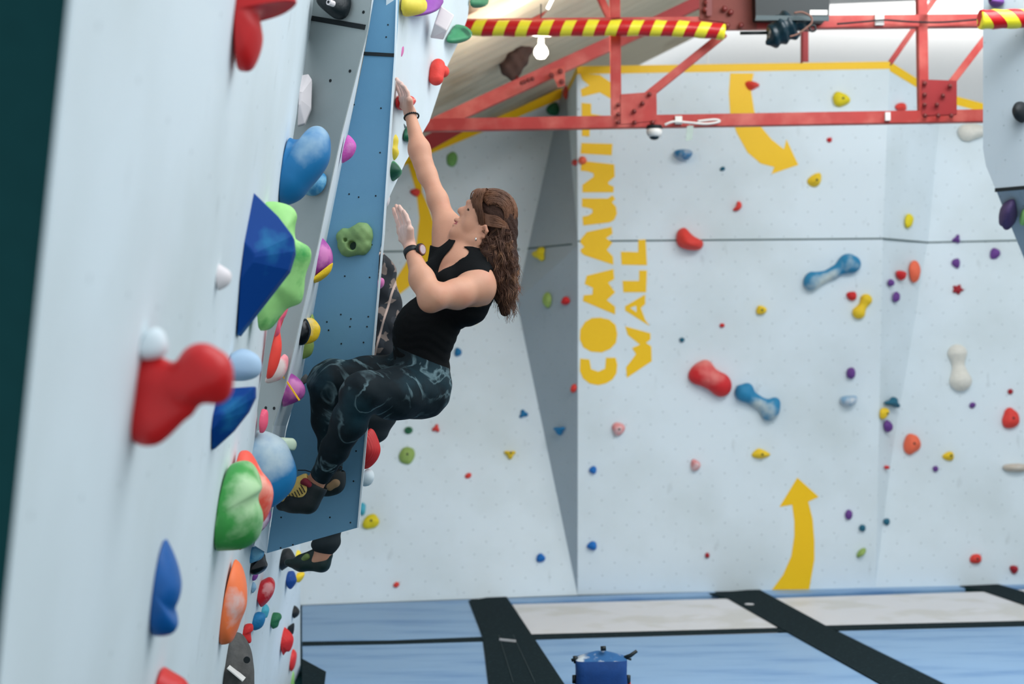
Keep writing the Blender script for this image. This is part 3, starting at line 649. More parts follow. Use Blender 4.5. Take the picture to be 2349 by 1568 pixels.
FAR=[ # plane, kind, colour, cx, cy, w, h, rot, height m, chalk, bolt, label
(A,'oval','green',1037,366,27,36,.1,.04,0,0,'green oval hold high on the far left wall beside the raised arm'),
(A,'rock','dgreen',1269,252,36,36,0,.05,0,0,'dark green round hold under the yellow stripe near the grey facet'),
(A,'rock','red2',953,442,26,20,.2,.04,0,0,'red hold beside the painted arrow left of the climber face'),
(D2,'tri','yellow',1241,584,34,44,.5,.05,0,0,'yellow hold on the seam of the grey side facet'),
(D1,'drop','olive',1259,690,24,44,0,.05,0,0,'olive green drop hold on the grey side facet'),
(D1,'rock','red',1300,690,19,24,.3,.04,0,0,'small red hold next to the olive one on the grey facet'),
(D1,'oval','red2',1318,890,12,22,.2,.03,0,0,'tiny bright red hold low on the grey facet beside letter C'),
(D1,'tri','blue',1287,986,28,26,3.1,.05,0,0,'blue triangular hold on the lower grey facet'),
(A,'tri','blue',1200,950,26,24,-.3,.05,0,0,'blue triangular hold on the left wall just left of the grey facet'),
(A,'oval','dgreen',937,987,20,18,0,.04,0,1,'small dark green round hold below the climber seat'),
(A,'tri','red2',1000,983,22,24,.2,.04,0,0,'small orange red three-cornered hold below the climber seat'),
(A,'oval','olive',933,1045,38,44,.4,.05,0,1,'light green oval hold below the climber seat'),
(A,'oval','red2',1074,1091,17,13,-.5,.03,0,0,'tiny orange red hold in the middle of the far left wall'),
(A,'tri','gold',1170,1042,34,26,3.14,.05,0,1,'dull yellow half-round hold on the far left wall'),
(A,'rock','yellow',850,1197,48,38,-.5,.06,0,1,'large yellow hold beside the lower corner of the blue panel'),
(A,'rock','cyan',830,1167,22,34,0,.05,0,0,'cyan hold half hidden behind the blue panel corner'),
(A,'rock','cobalt',1239,1280,24,24,.7,.05,0,0,'blue hold low near the foot of the grey facet'),
(A,'oval','red2',909,1341,15,12,-.6,.03,0,0,'tiny orange red hold lowest on the far left wall'),
(A,'rock','blue',1050,808,20,24,0,.05,0,0,'blue hold peeking out behind the climber back'),
(A,'rock','gold',1090,738,14,12,0,.04,0,0,'tiny yellow hold under the climber shoulder'),
(A,'rock','orange',1186,662,14,12,0,.03,0,0,'tiny orange hold behind the climber hair ends'),
(C,'oval','teal',1657,387,13,10,-.4,.03,0,0,'tiny teal hold above the upper red crescent'),
(C,'round','red',1902,321,13,12,0,.03,0,0,'tiny red hold right of the painted down arrow'),
(C,'rock','yellow',1928,228,48,38,.2,.07,0,1,'big yellow faceted hold near the top of the lettering wall'),
(C,'rock','gold',1745,711,29,25,0,.05,0,1,'small yellow hold in the middle of the lettering wall'),
(C,'round','red',1656,746,13,11,0,.03,0,0,'tiny red hold left of the small yellow hold'),
(C,'round','teal',1564,779,13,12,0,.03,0,0,'tiny dark teal hold right of the word WALL'),
(C,'rock','red',1953,678,27,26,.3,.05,0,0,'small red knob below the upper blue bone-shaped hold'),
(C,'oval','purple',1951,855,22,30,.1,.06,0,0,'purple knob right of the lower blue bone-shaped hold'),
(C,'rock','rose',1418,983,36,36,0,.06,.5,1,'pinkish chalky round hold under letter C'),
(C,'rock','rose',1594,1066,26,31,0,.06,.5,0,'small chalky pink hold below the big red egg'),
(C,'rock','cobalt',1360,1077,20,20,.7,.04,0,0,'small square blue hold, upper of the two by the facet'),
(C,'rock','cobalt',1358,1251,26,24,.2,.05,0,0,'small blue hold, lower of the two by the facet'),
(C,'oval','purple',1946,1180,18,24,0,.04,0,0,'purple knob right of the painted up arrow'),
(C,'oval','teal',1977,1210,16,17,.4,.04,0,0,'small teal knob left of the recess, above the slanted yellow hold'),
(C,'oval','dred',1622,1273,12,14,0,.03,0,0,'tiny dark red hold left of the painted up arrow'),
(C,'oval','orange',1336,368,20,20,0,.05,0,0,'small pinkish orange hold at the wall edge by letter I'),
(D3,'oval','red2',1321,373,8,16,0,.03,0,0,'tiny orange hold on the light facet beside letter I'),
(D3,'oval','red2',1300,212,9,34,0,.03,0,0,'narrow orange hold at the top of the light facet'),
(Fp,'rock','red2',2063,246,26,24,.3,.05,0,0,'small red hold under the truss right of the lettering wall'),
(Fp,'tri','purple',2130,279,16,12,3.1,.04,0,0,'tiny purple hold just under the right gusset plate'),
(Fp,'oval','yellow',2081,506,16,37,.05,.05,0,0,'narrow yellow upright hold above the seam in the recess'),
(Fp,'rock','red',2063,630,22,28,-.3,.05,0,0,'small red hold beside the tall orange one in the recess'),
(Fp,'drop','orange',2093,625,28,62,0,.07,0,0,'tall orange drop-shaped hold in the recess'),
(Fp,'round','purple',2041,648,13,18,0,.04,0,0,'tiny purple hold left of the red and orange ones'),
(Fp,'oval','purple',2053,681,14,27,.1,.04,0,0,'small purple upright hold below the red and orange ones'),
(R,'tri','purple',2193,549,22,26,.3,.05,0,0,'purple hold sitting right on the seam, upper of two'),
(R,'rock','purple',2192,604,22,26,-.4,.05,0,0,'purple hold just below the seam, lower of two'),
(R,'rock','purple',2281,582,27,30,.4,.05,0,0,'purple hold near the edge of the upper right wall'),
(R,'star','dred',2196,664,34,30,.1,.04,0,0,'dark red star-shaped hold on the right wall'),
(R,'round','dred',2317,898,13,13,0,.03,0,0,'tiny dark red hold above the big orange one at the right edge'),
(R,'oval','purple',2230,929,16,14,-.5,.04,0,0,'tiny purple hold below the long white hold'),
(Fp,'tri','teal',2044,923,42,30,.3,.06,0,0,'teal hold in the lower recess'),
(Fp,'rock','gold',2024,947,20,32,.3,.05,0,1,'yellow hold under the teal one in the recess'),
(Fp,'oval','purple',2033,977,15,30,-.1,.05,0,0,'purple upright hold under the yellow one in the recess'),
(R,'rock','orange',2090,1018,46,56,.1,.08,0,1,'large light orange hold beside the recess foot'),
(R,'rock','red2',2316,960,46,54,0,.08,0,1,'large bright orange hold at the right edge'),
(R,'round','purple',2145,1075,13,15,0,.04,0,0,'tiny purple hold beside the yellow shard'),
(Fp,'round','red',2032,1071,10,9,0,.03,0,0,'tiny bright red hold in the lower recess'),
(R,'rock','teal',2033,1196,17,19,0,.04,0,0,'small square teal hold at the recess foot'),
(R,'oval','red2',2237,1281,30,24,-.1,.05,0,1,'orange red hold low on the right wall'),
(R,'rock','dred',2325,1305,21,24,-.4,.05,0,0,'dark red knob low at the right edge'),
(HW,'rock','purple',2290,4,40,32,0,.08,0,1,'purple round hold on the upper right wall above the striped pad'),
(HW,'oval','black',2347,258,34,52,0,.09,0,0,'black round hold at the right picture edge'),
]
for i,(pl,k,c,cx,cy,w,h,rot,H,ch,bo,lab) in enumerate(FAR):
    dome(pl,outline(k,cx,cy,w,h,rot,i+3),H,c,lab,chalk=ch,bolt=bool(bo),seed=i,group='bolt-on holds of the far walls')
G_='bolt-on holds of the far walls'
sharp=((0,0),(1,0),(0.93,.12),(0.7,.5),(0.45,.8),(0.18,1))
dome(C,[(1703,186),(1724,183),(1750,194),(1738,200),(1722,212),(1712,204)],.07,'red2','red wedge-shaped hold on the stem of the painted down arrow',group=G_,prof=sharp)
dome(C,[(1846,416),(1857,402),(1884,389),(1887,408),(1882,424),(1870,432),(1856,428)],.06,'gold','yellow shard hold below the tip of the painted down arrow',group=G_,prof=sharp,bolt=True)
dome(C,[(1675,482),(1690,474),(1688,462),(1696,459),(1704,470),(1698,481),(1688,486)],.05,'red2','small red crescent hold on the upper lettering wall',group=G_)
dome(C,[(1548,528),(1558,522),(1568,517),(1577,530),(1592,545),(1612,550),(1613,562),(1606,573),(1592,576),(1572,574),(1557,568),(1548,556)],.15,'red2','big red crescent hold sitting on the seam right of the lettering',group=G_,cen=(1578,558))
dome(C,[(1718,1043),(1732,1030),(1741,1025),(1752,1031),(1773,1040),(1766,1047),(1745,1054),(1728,1051)],.06,'gold','yellow lens-shaped hold above the painted up arrow',group=G_,prof=sharp,bolt=True)
dome(C,[(1962,1276),(1966,1262),(1984,1251),(1988,1262),(1980,1272),(1966,1280)],.05,'olive','slanted yellow-green hold low beside the recess',group=G_)
dome(R,[(2154,1046),(2170,1036),(2184,1031),(2190,1042),(2188,1058),(2170,1058)],.06,'gold','yellow shard hold on the lower right wall',group=G_,prof=sharp,bolt=True)
dome(C,[(1541,350),(1548,344),(1566,342),(1584,344),(1590,350),(1584,364),(1570,371),(1555,369),(1545,361)],.12,'blue','blue bowl-shaped hold under the hanging tag',group=G_,chalk=.5)
dome(C,[(1921,918),(1926,908),(1945,906),(1962,905),(1968,912),(1960,926),(1945,933),(1930,932)],.09,'lblue','pale chalked blue bowl hold near the recess',group=G_,chalk=.6)
dome(HW2,[(2293,480),(2300,462),(2318,451),(2331,450),(2334,466),(2340,490),(2330,511),(2316,505),(2310,492),(2298,493)],.12,'purple','dark purple two-lobed hold on the upper right wall below the seam',group=G_,m=mat('hold_deep_purple',(72,56,98),.6,.2,bump=.5))
dome(HW2,outline('round',2352,492,22,34,0,5),.06,'lgreen','green hold cut by the right picture edge',group=G_)
dome(R,[(2294,1066),(2310,1063),(2360,1060),(2360,1082),(2330,1083),(2298,1082)],.08,'tan','beige wooden ledge hold at the right edge',group=G_,chalk=.3)
dome(R,[(2190,300),(2200,286),(2225,284),(2260,286),(2262,318),(2235,318),(2222,330),(2200,325)],.12,'cream','pale cloud-shaped hold beside the upper right wall',group=G_)
def fld(name,pl,prims,vox,m,label,subs=(),cut=True,group=None,bumps=None,k=.03):
    """prims: (px,py,lift,r) chains in image place on plane pl; each chain is smoothly joined"""
    adds=[]
    for ch in prims:
        ps=[(pl.hit(x,y)+pl.n*l,r) for x,y,l,r in ch]
        if len(ps)==1: adds.append(Cap(ps[0][0],ps[0][1],ps[0][0]+Vector((0,0,.001)),ps[0][1],k))
        for a,b in zip(ps[:-1],ps[1:]): adds.append(Cap(a[0],a[1],b[0],b[1],k))
    f=Field(adds,subs,[Half(pl.o+pl.n*(-0.003),-pl.n)] if cut else [],bumps=bumps)
    o=field_obj(name,f,vox,m); tag(o,label,'hold',group); return o
M_bone=mat('hold_bone_blue',(40,132,176),.55,.1,col2=(196,206,204),c2=(.5,.62),c2scale=3.2)
fld('climbing_hold',C,[[(1945,604,.03,.075),(1952,606,.03,.07)],[(1938,606,.02,.06),(1908,627,.02,.038),(1880,638,.02,.042),(1863,641,.03,.065)],[(1858,650,.03,.055)]],.009,M_bone,'blue bone-shaped hold high on the lettering wall',group=G_,k=.05)
fld('climbing_hold',C,[[(1706,898,.03,.07),(1712,892,.03,.05)],[(1702,900,.03,.05),(1730,917,.02,.042),(1752,930,.02,.045),(1764,938,.03,.075)],[(1776,922,.02,.04),(1760,948,.02,.05)]],.009,M_bone,'blue bone-shaped hold beside the big red egg, lower on the wall',group=G_,k=.05)
egg=fld('climbing_hold',C,[[(1608,858,.03,.085),(1648,878,.04,.085)],[(1618,838,.02,.04),(1592,862,.02,.035)],[(1655,890,.02,.055)]],.01,mat('hold_red_dusty',(216,40,44),.55,.1,col2=(236,150,140),c2=(.5,.8),c2scale=4,c2z=(0.0,1.6)),'biggest red egg-shaped hold left of the lower blue bone',group=G_,k=.08)
fld('climbing_hold',R,[[(2194,812,.02,.080),(2197,838,.01,.045),(2201,872,.02,.092)]],.01,hm('cream'),'long off-white two-lobed hold on the right wall',group=G_,k=.03)
fld('climbing_hold',C,[[(1985,688,.015,.050),(1978,701,.01,.030),(1969,716,.015,.054)]],.008,hm('gold'),'yellow peanut hold right of the small red knob',group=G_,k=.02)
# ------------------------------------------------------------------ holds on the walls seen edge-on
def prof(pl,contact,outer,w,c,label,chalk=0,flat=False,group=None,seed=1,m=None,amp=.10,name='climbing_hold',ribs=0,power=0.75,par=None,sub=1,sharp_ends=False,z=None):
    """solid hold on an edge-on wall: its side outline spans a plane square to the wall run and bulges both ways along it"""
    t_,b_=contact
    if z is None: mid=pl.hit((t_[0]+b_[0])/2,(t_[1]+b_[1])/2); n=pl.n
    else: mid=P((t_[0]+b_[0])/2,(t_[1]+b_[1])/2,z); n=pl.n
    run=n.cross(Vector((0,0,1))).normalized(); run=run if run.y>0 else -run
    Q=Plane(mid,run)
    pts=[Q.hit(*t_)]+[Q.hit(*q) for q in outer]+[Q.hit(*b_)]
    if not flat: 
        pp=catmull([tuple(p) for p in pts],3,False); pts=[Vector(p) for p in pp]
    n_=len(pts); vs=[];fs=[]; T=(-1,-.92,-.72,-.38,0,.38,.72,.92,1) if not flat else (-1,-.35,.35,1)
    S=[max(0.0,1-abs(t)**2)**0.5*1.0 for t in T] if not flat else [0,1,1,0]
    S=[q**power for q in S]
    S[0]=S[-1]=0.12 if not flat else 0.25
    if ribs: T=[-1+k/15 for k in range(31)]; S=[max(.06,(1-abs(t)**2)**0.5*(1+.09*(-1)**k)) for k,t in enumerate(T)]
    for ti,(t,s_) in enumerate(zip(T,S)):
        for p in pts:
            q=mid+(p-mid)*s_
            if not flat: q+=(p-mid)*(noise.noise((q-mid)*7+Vector((seed*5.3,0,t)))*amp*2)
            vs.append(q+run*(t*w))
    for r in range(len(T)-1):
        for j in range(n_): a=r*n_+j;b=r*n_+(j+1)%n_; fs.append([a,b,b+n_,a+n_])
    fs.append(list(range(n_))[::-1]); fs.append([(len(T)-1)*n_+j for j in range(n_)])
    o=pyd(name,vs,fs,m or hm(c,chalk),par,not flat)
    if par is None: tag(o,label,'hold',group)
    elif label: o['label']=label
    if not flat: md=o.modifiers.new('sub','SUBSURF'); md.levels=1; md.render_levels=1
    else: md=o.modifiers.new('bev','BEVEL'); md.width=0.004; md.segments=2
    return o
GN='holds of the near leaning wall'
prof(W1,((552,-80),(538,160)),[(640,-90),(684,0),(670,14),(600,26),(598,60),(601,90),(590,130),(572,160)],.07,'red','red hold cut by the top picture edge on the near wall',group=GN,m=mat('hold_red_gloss',(206,30,32),.4,.1))
prof(W1,((690,175),(683,290)),[(708,172),(716,185),(714,250),(700,285)],.05,'white','white angular hold near the top edge of the near wall',flat=True,group=GN,m=mat('hold_offwhite',(232,222,222),.6,.05))
M_bigblue=mat('hold_big_blue',(22,112,168),.5,.08,col2=(170,196,210),c2=(.5,.75),c2scale=5,c2z=(0.05,1.6))
prof(W1,((661,316),(638,470)),[(680,322),(700,312),(712,292),(738,284),(760,298),(768,325),(762,365),(740,400),(712,430),(690,455),(660,470)],.10,'blue','big blue horn-shaped hold high on the near wall edge',group=GN,m=M_bigblue,amp=.05)
prof(W1,((592,480),(590,760)),[(640,474),(672,470),(690,482),(684,510),(690,538),(722,560),(722,590),(700,625),(692,660),(686,690),(655,700),(640,722),(618,758)],.08,'lgreen','light green lumpy hold behind the blue triangular volume',group=GN,m=mat('hold_soft_green',(156,214,128),.55,.15,col2=(60,160,76),c2=(.52,.66),c2scale=9),amp=.14,z=None)
M_navyv=mat('volume_navy',(2,60,132),.6,.1,3,spec=.15,col2=(30,112,160),c2=(.55,.7),c2scale=7)
v=prof(W1,((581,443),(548,772)),[(640,500),(674,545),(677,580),(664,622)],.13,'navy','large dark blue triangular volume on the near wall',flat=True,group=GN,m=M_navyv)
prof(W1,((500,605),(496,668)),[(512,612),(528,624),(530,640),(520,656)],.025,'white','small blurred white hold left of the navy volume',group=GN,m=mat('hold_offwhite',(232,222,222),.6,.05))
M_rg=mat('hold_red_gloss',(206,30,32),.4,.1)
# big red near hold: base plus ball
Wm=W1.hit(318,900)
rz=(Wm-CAM).dot(FW)
run=a1
def F_(px,py,dz,r,k=.03): return (P(px,py,rz+dz),r)
s_=rz/FPX
adds=[]
def cap2(a,b,k=.03): adds.append(Cap(a[0],a[1],b[0],b[1],k))
cap2((P(318,835,rz),16*s_),(P(330,985,rz),30*s_),.02); cap2((P(345,860,rz),38*s_),(P(350,950,rz),46*s_),.03)
cap2((P(370,880,rz),50*s_),(P(430,880,rz-.02),42*s_),.03); cap2((P(462,840,rz-.02),54*s_),(P(478,852,rz-.02),56*s_),.02)
cap2((P(470,870,rz),44*s_),(P(498,895,rz),30*s_),.03); cap2((P(350,960,rz),50*s_),(P(420,935,rz),26*s_),.03)
f=Field(adds,inter=[Half(Wm-W1.n*.004,-W1.n)])
tag(field_obj('climbing_hold',f,.006,M_rg),'large blurred red hold with a round ball, lower middle of the near wall','hold',GN)
prof(W1,((330,775),(322,826)),[(350,752),(372,760),(384,790),(372,818)],.03,'white','pale round hold just above the large red ball hold',group=GN,m=mat('hold_palewhite',(216,226,230),.6,.05))
prof(W1,((530,812),(522,872)),[(556,800),(590,812),(600,835),(592,860),(560,872)],.05,'lblue','pale blue round hold between the red ball hold and the small navy volume',group=GN,m=mat('hold_pale_blue',(170,196,220),.6,.05))
prof(W1,((500,905),(489,1032)),[(530,890),(586,886),(586,912),(570,945),(535,990)],.09,'navy','smaller dark blue triangular volume beside the red ball hold',flat=True,group=GN,m=M_navyv)
prof(W1,((582,990),(574,1165)),[(618,992),(655,1004),(672,1030),(682,1072),(678,1105),(660,1135),(628,1162),(605,1165)],.09,'blue','big blue hold with a chalky white top under the climbing shoes',group=GN,m=mat('hold_chalk_blue',(28,120,176),.5,.06,col2=(186,204,212),c2=(.50,.74),c2scale=5,c2z=(0.0,2.4)),amp=.06)
prof(W1,((640,1003),(638,1030)),[(660,1004),(674,1006),(680,1018),(674,1032),(658,1030)],.03,'lgreen','small pale green knob above the big chalky blue hold',group=GN,m=mat('hold_mint',(204,222,196),.6,.1),z=5.1)
prof(W1,((545,1042),(528,1205)),[(570,1040),(600,1075),(620,1100),(626,1128),(618,1160),(600,1195),(570,1210)],.09,'orange','coral hold half hidden behind the blurred green hold',group=GN,m=mat('hold_coral',(250,92,74),.55,.1,col2=(250,180,160),c2=(.5,.65),c2scale=9),z=4.3)
prof(W1,((519,1080),(494,1266)),[(550,1064),(580,1062),(604,1085),(612,1110),(600,1130),(596,1150),(602,1180),(590,1225),(560,1252),(520,1262)],.13,'green','big blurred green hold low on the near wall',group=GN,m=mat('hold_leaf_green',(66,158,72),.5,.15,col2=(176,212,160),c2=(.44,.6),c2scale=7),amp=.12)
prof(W1,((534,1285),(500,1480)),[(552,1300),(566,1340),(566,1385),(552,1420),(542,1450),(528,1476)],.10,'orange','tall orange hold with a chalky hollow on the near wall',group=GN,m=mat('hold_orange_soft',(255,122,68),.5,.1,col2=(232,205,200),c2=(.56,.7),c2scale=6),amp=.08)
prof(W1,((376,1232),(346,1458)),[(392,1260),(408,1300),(416,1340),(410,1375),(400,1400),(408,1430),(396,1452),(370,1460)],.07,'blue','tall blurred blue hold at the lower left of the near wall',group=GN,m=mat('hold_mid_blue',(10,88,160),.45,.15),amp=.05)
prof(W1,((368,1530),(352,1640)),[(395,1545),(430,1565),(440,1600),(420,1640)],.06,'red','red hold cut by the bottom picture edge',group=GN,m=M_rg)
# smaller things on the near wall edge and the steps
E=' on the near wall edge'
prof(W1,((640,725),(608,870)),[(652,728),(640,750),(646,790),(640,830),(624,866)],.04,'red2','orange red curled hold above the pink striped wedge',group=GN,m=mat('hold_flame',(244,70,58),.5,.1),z=4.9)
prof(W1,((655,690),(628,775)),[(662,698),(656,722),(645,740),(641,765)],.03,'pink','pink hold under the light green lumps',group=GN,m=mat('hold_hotpink',(252,98,128),.5,.1),z=4.85)
prof(W1,((650,810),(607,870)),[(661,818),(661,838),(655,856),(640,872),(612,880)],.04,'pink','pink wedge hold with a pale top beside the purple one',group=GN,m=mat('hold_pale_pink',(250,150,158),.5,.1,col2=(240,220,214),c2=(.5,.6),c2scale=9),amp=.04,z=5.05)
prof(W1,((598,940),(594,990)),[(612,942),(614,960),(612,975),(604,990)],.03,'pink','small pink ribbed hold on the near wall edge',group=GN,m=mat('hold_hotpink',(252,98,128),.5,.1),ribs=420,z=5.0)
prof(W1,((588,1190),(582,1230)),[(606,1166),(618,1170),(622,1185),(606,1212)],.03,'purple','dark purple hold below the coral one at the step foot',group=GN,m=mat('hold_deep_purple2',(110,60,110),.5,.2,col2=(190,170,190)),z=5.0)
prof(W1,((552,1245),(548,1262)),[(562,1243),(560,1255)],.012,'red','tiny red hold just under the big green hold',group=GN,z=4.4)
GS='holds on the stepped panels'
prof(PSW,((796,309),(780,377)),[(806,316),(816,330),(815,345),(804,362)],.035,'magenta','magenta hold high on the white edge of the blue panel',group=GS,z=5.35,chalk=.2)
p_=prof(PSW,((734,540),(709,641)),[(750,556),(762,575),(764,600),(755,618),(735,632)],.06,'magenta','purple faceted hold with a yellow rim on the white edge',group=GS,z=5.3,m=mat('hold_two_purple',(160,62,150),.5,.12,col2=(208,120,180),c2=(.48,.6),c2scale=12),amp=.03)
prof(PSW,((715,640),(712,648)),[(735,634),(756,620),(766,600),(760,622),(740,640),(722,648)],.05,'gold','yellow rim',z=5.3,par=p_)
p_=prof(PSW,((692,733),(680,792)),[(702,732),(710,745),(713,760),(706,780),(696,790)],.045,'black','black ball hold backed by a yellow cup on the white edge',group=GS,z=5.25,m=mat('hold_black_gloss',(14,18,22),.25,.1))
prof(PSW,((700,731),(686,792)),[(716,730),(730,742),(735,755),(728,775),(712,786)],.04,'gold','yellow cup',z=5.38,par=p_,chalk=.3)
prof(PSW,((714,718),(690,825)),[(722,740),(716,770),(720,790),(714,812),(700,822)],.04,'olive','light green hold behind the black and yellow one',group=GS,z=5.5)
p_=prof(PSW,((662,856),(643,936)),[(676,862),(692,874),(700,890),(696,908),(680,920)],.055,'magenta','purple round hold with a strip of yellow tape at the step foot',group=GS,z=5.2,m=mat('hold_two_purple',(160,62,150),.5,.12))
vs=[];fs=[]; bar(vs,fs,P(647,858,5.11),P(687,918,5.11),.018,.004,FW); pyd('yellow_tape',vs,fs,mat('tape_yellow',(250,190,20),.5,.03),p_)
prof(PSW,((690,868),(688,885)),[(700,858),(706,864),(702,878)],.012,'grey','small grey knob peeking above the purple taped hold',group=GS,z=5.45)
h=dome(PG,[(700,420),(712,402),(728,393),(745,393),(755,403),(754,425),(745,443),(728,453),(708,450),(699,440)],.06,'blue','blue hold with two dark pockets on the grey panel',group=GS,m=mat('hold_pocket_blue',(60,140,190),.55,.12,col2=(120,180,210),c2scale=14))
for q in ((732,423),(745,416)):
    vs=[];fs=[]; disc(vs,fs,PG.hit(*q)+PG.n*.062,PG.n,.008,10); pyd('pocket',vs,fs,M_tape,h)
h=dome(PG,[(747,8),(760,-12),(800,-20),(815,0),(812,22),(808,40),(795,50),(775,48),(765,38),(750,25)],.10,'black','black lumpy hold with a bolt at the top of the grey panel',group=GS,m=mat('hold_black_rough',(20,28,32),.4,.3,bump=.8,bscale=40))
vs=[];fs=[]; tube(vs,fs,[PG.hit(799,23)+PG.n*.08,PG.hit(799,23)+PG.n*.105],.011,12); pyd('bolt',vs,fs,mat('hold_offwhite',(232,222,222),.6,.05),h)
vs=[];fs=[]; tube(vs,fs,[PG.hit(799,23)+PG.n*.1,PG.hit(799,23)+PG.n*.107],.005,12); pyd('bolt_socket',vs,fs,M_tape,h)
# green pocket hold on the blue panel
c_=PB.hit(814,553); 
adds=[]
for ch in ([(792,545,.0,.036),(800,568,.0,.034)],[(800,545,.01,.03),(830,535,.015,.036)],[(836,532,.01,.032),(838,558,.01,.028)],[(800,565,.01,.034),(832,568,.005,.03)],[(838,528,.02,.018),(846,540,.01,.018)]):
    ps=[(PB.hit(x,y)+PB.n*l,r) for x,y,l,r in ch]; adds.append(Cap(ps[0][0],ps[0][1],ps[1][0],ps[1][1],.02))
pk=[PB.hit(815,565)+PB.n*.06,PB.hit(801,553)+PB.n*.05]
f=Field(adds,[Cap(pk[0],.021,pk[0]-PB.n*.05,.015,.006),Cap(pk[1],.009,pk[1]-PB.n*.02,.007,.003)],[Half(PB.o+PB.n*-.002,-PB.n)],bumps=lambda p:.0015*np.sin(p[:,0]*150)*np.sin(p[:,2]*130))
h=tag(field_obj('climbing_hold',f,.004,mat('hold_sage',(132,164,104),.6,.15,bump=.4)),'green pocketed hold alone on the blue panel','hold',GS)
vs=[];fs=[]; disc(vs,fs,PB.hit(815,565)+PB.n*.016,PB.n,.02,14); pyd('pocket',vs,fs,mat('pocket_dark',(46,66,56),.8,.1),h)
vs=[];fs=[]; disc(vs,fs,PB.hit(846,537)+PB.n*.03,PB.n,.004,8); pyd('screw_hole',vs,fs,M_tape,h)
# holds beyond the blue panel and on the steep white wall
GW='holds on the steep white wall'
dome(W3,[(912,-20),(940,-20),(948,0),(946,18),(935,34),(918,42),(911,30)],.09,'gold','yellow hold at the top edge of the steep white wall',group=GW,m=mat('hold_mustard',(226,204,70),.5,.15))
dome(W3,[(930,38),(948,15),(958,-20),(1000,-20),(985,8),(965,28),(945,40)],.09,'purple','purple hold beside the yellow one at the top edge',group=GW,m=mat('hold_violet',(140,70,160),.5,.2))
# white cube volume
cz=(W3.hit(1005,62)-CAM).dot(FW)
cb=W3.hit(1003,66); fs=[[0,1,2,3],[4,5,6,7],[0,1,5,4],[1,2,6,5],[2,3,7,6],[3,0,4,7]]
f4=[(1013,14),(1043,32),(1024,70),(997,54)]; b4=[(997,54),(1024,70),(1016,92),(989,88)]
dn=W3.n*.17
cz-=.25
v4=[P(1011,12,cz-.05),P(1043,34,cz-.05),P(1024,71,cz-.07),P(996,54,cz-.07)]
v8=[P(1003,45,cz+.07),P(1032,60,cz+.07),P(1017,92,cz+.03),P(986,88,cz+.03)]
o=pyd('cube_volume',v4+v8,fs,mat('volume_white',(238,228,226),.6,.03)); tag(o,'white cube volume on the steep white wall','hold',GW)
md=o.modifiers.new('bev','BEVEL'); md.width=.006; md.segments=2
dome(W3,[(1035,62),(1040,52),(1052,60),(1060,76),(1056,86),(1040,93),(1032,102),(1013,98),(1020,84)],.09,'dgreen','dark green hold tucked behind the white cube',group=GW,m=mat('hold_pine',(60,140,96),.55,.2,col2=(18,84,60),c2scale=9))
dome(W3,[(1071,-10),(1100,-12),(1102,2),(1098,14),(1084,21),(1072,16)],.07,'dgreen','green hold at the very top right corner of the steep wall',group=GW,m=mat('hold_pine2',(74,140,100),.55,.2))
h=fld('climbing_hold',W3,[[(990,150,.03,.032),(987,162,.03,.030),(985,178,.03,.034)],[(997,163,.04,.028)]],.005,hm('red2'),'red lumpy hold alone in the middle of the steep white wall',group=GW,k=.02)
dome(W3,[(900,250),(903,222),(915,212),(934,216),(943,230),(932,246),(915,256)],.05,'red','red hold gripped by the raised hand',group=GW,m=M_rg)
dome(W3,[(922,306),(928,288),(942,278),(948,300),(946,328),(920,328)],.05,'dgreen','dark green hold behind the raised forearm',group=GW,m=mat('hold_pine3',(14,88,60),.5,.2))
vs=[];fs=[]; tube(vs,fs,[P(899,252,5.85),P(929,291,5.95)],.006,6); tag(pyd('grey_strap',vs,fs,M_clip and mat('strap_grey',(110,124,128),.6,.1)),'grey strap running down beside the raised wrist','strap')
prof(PB,((908,96),(905,142)),[(916,98),(919,114),(914,134)],.03,'magenta','pink hold peeking past the blue panel high up',group=GW,z=5.8,par=None,m=mat('hold_softpink',(214,110,170),.5,.1,bump=.5))
prof(W3,((896,304),(889,370)),[(904,306),(912,318),(910,336),(914,350),(904,366)],.05,'gold','yellow lumpy hold peeking past the blue panel above the green one',group=GW,z=5.8,m=mat('hold_lemon',(240,212,60),.5,.12),amp=.12)
prof(W3,((892,370),(884,420)),[(904,370),(918,384),(921,396),(905,412)],.06,'dgreen','green hold with a hollow peeking past the blue panel',group=GW,z=5.8,m=mat('hold_pine',(60,140,96),.55,.2))
prof(W3,((884,446),(880,476)),[(892,448),(893,460),(888,472)],.03,'white','white hold at the panel edge above the watch hand',group=GW,z=5.8,m=mat('hold_offwhite',(232,222,222),.6,.05))
prof(W3,((872,636),(866,664)),[(880,640),(880,652),(874,660)],.03,'magenta','small pink hold at the panel edge by the plaid shirt',group=GW,z=5.8,m=mat('hold_softpink',(214,110,170),.5,.1,bump=.5))
prof(W3,((846,984),(832,1074)),[(856,988),(868,1015),(871,1035),(862,1056),(845,1072)],.07,'red','red ribbed hold past the lower blue panel edge',group=GW,z=5.8,ribs=330,m=mat('hold_red_rib',(206,40,42),.5,.1),amp=.02)
prof(W3,((838,1076),(830,1115)),[(852,1078),(858,1095),(848,1112)],.04,'white','pale grey hold just under the red ribbed one',group=GW,z=5.8,m=mat('hold_palewhite',(216,226,230),.6,.05))
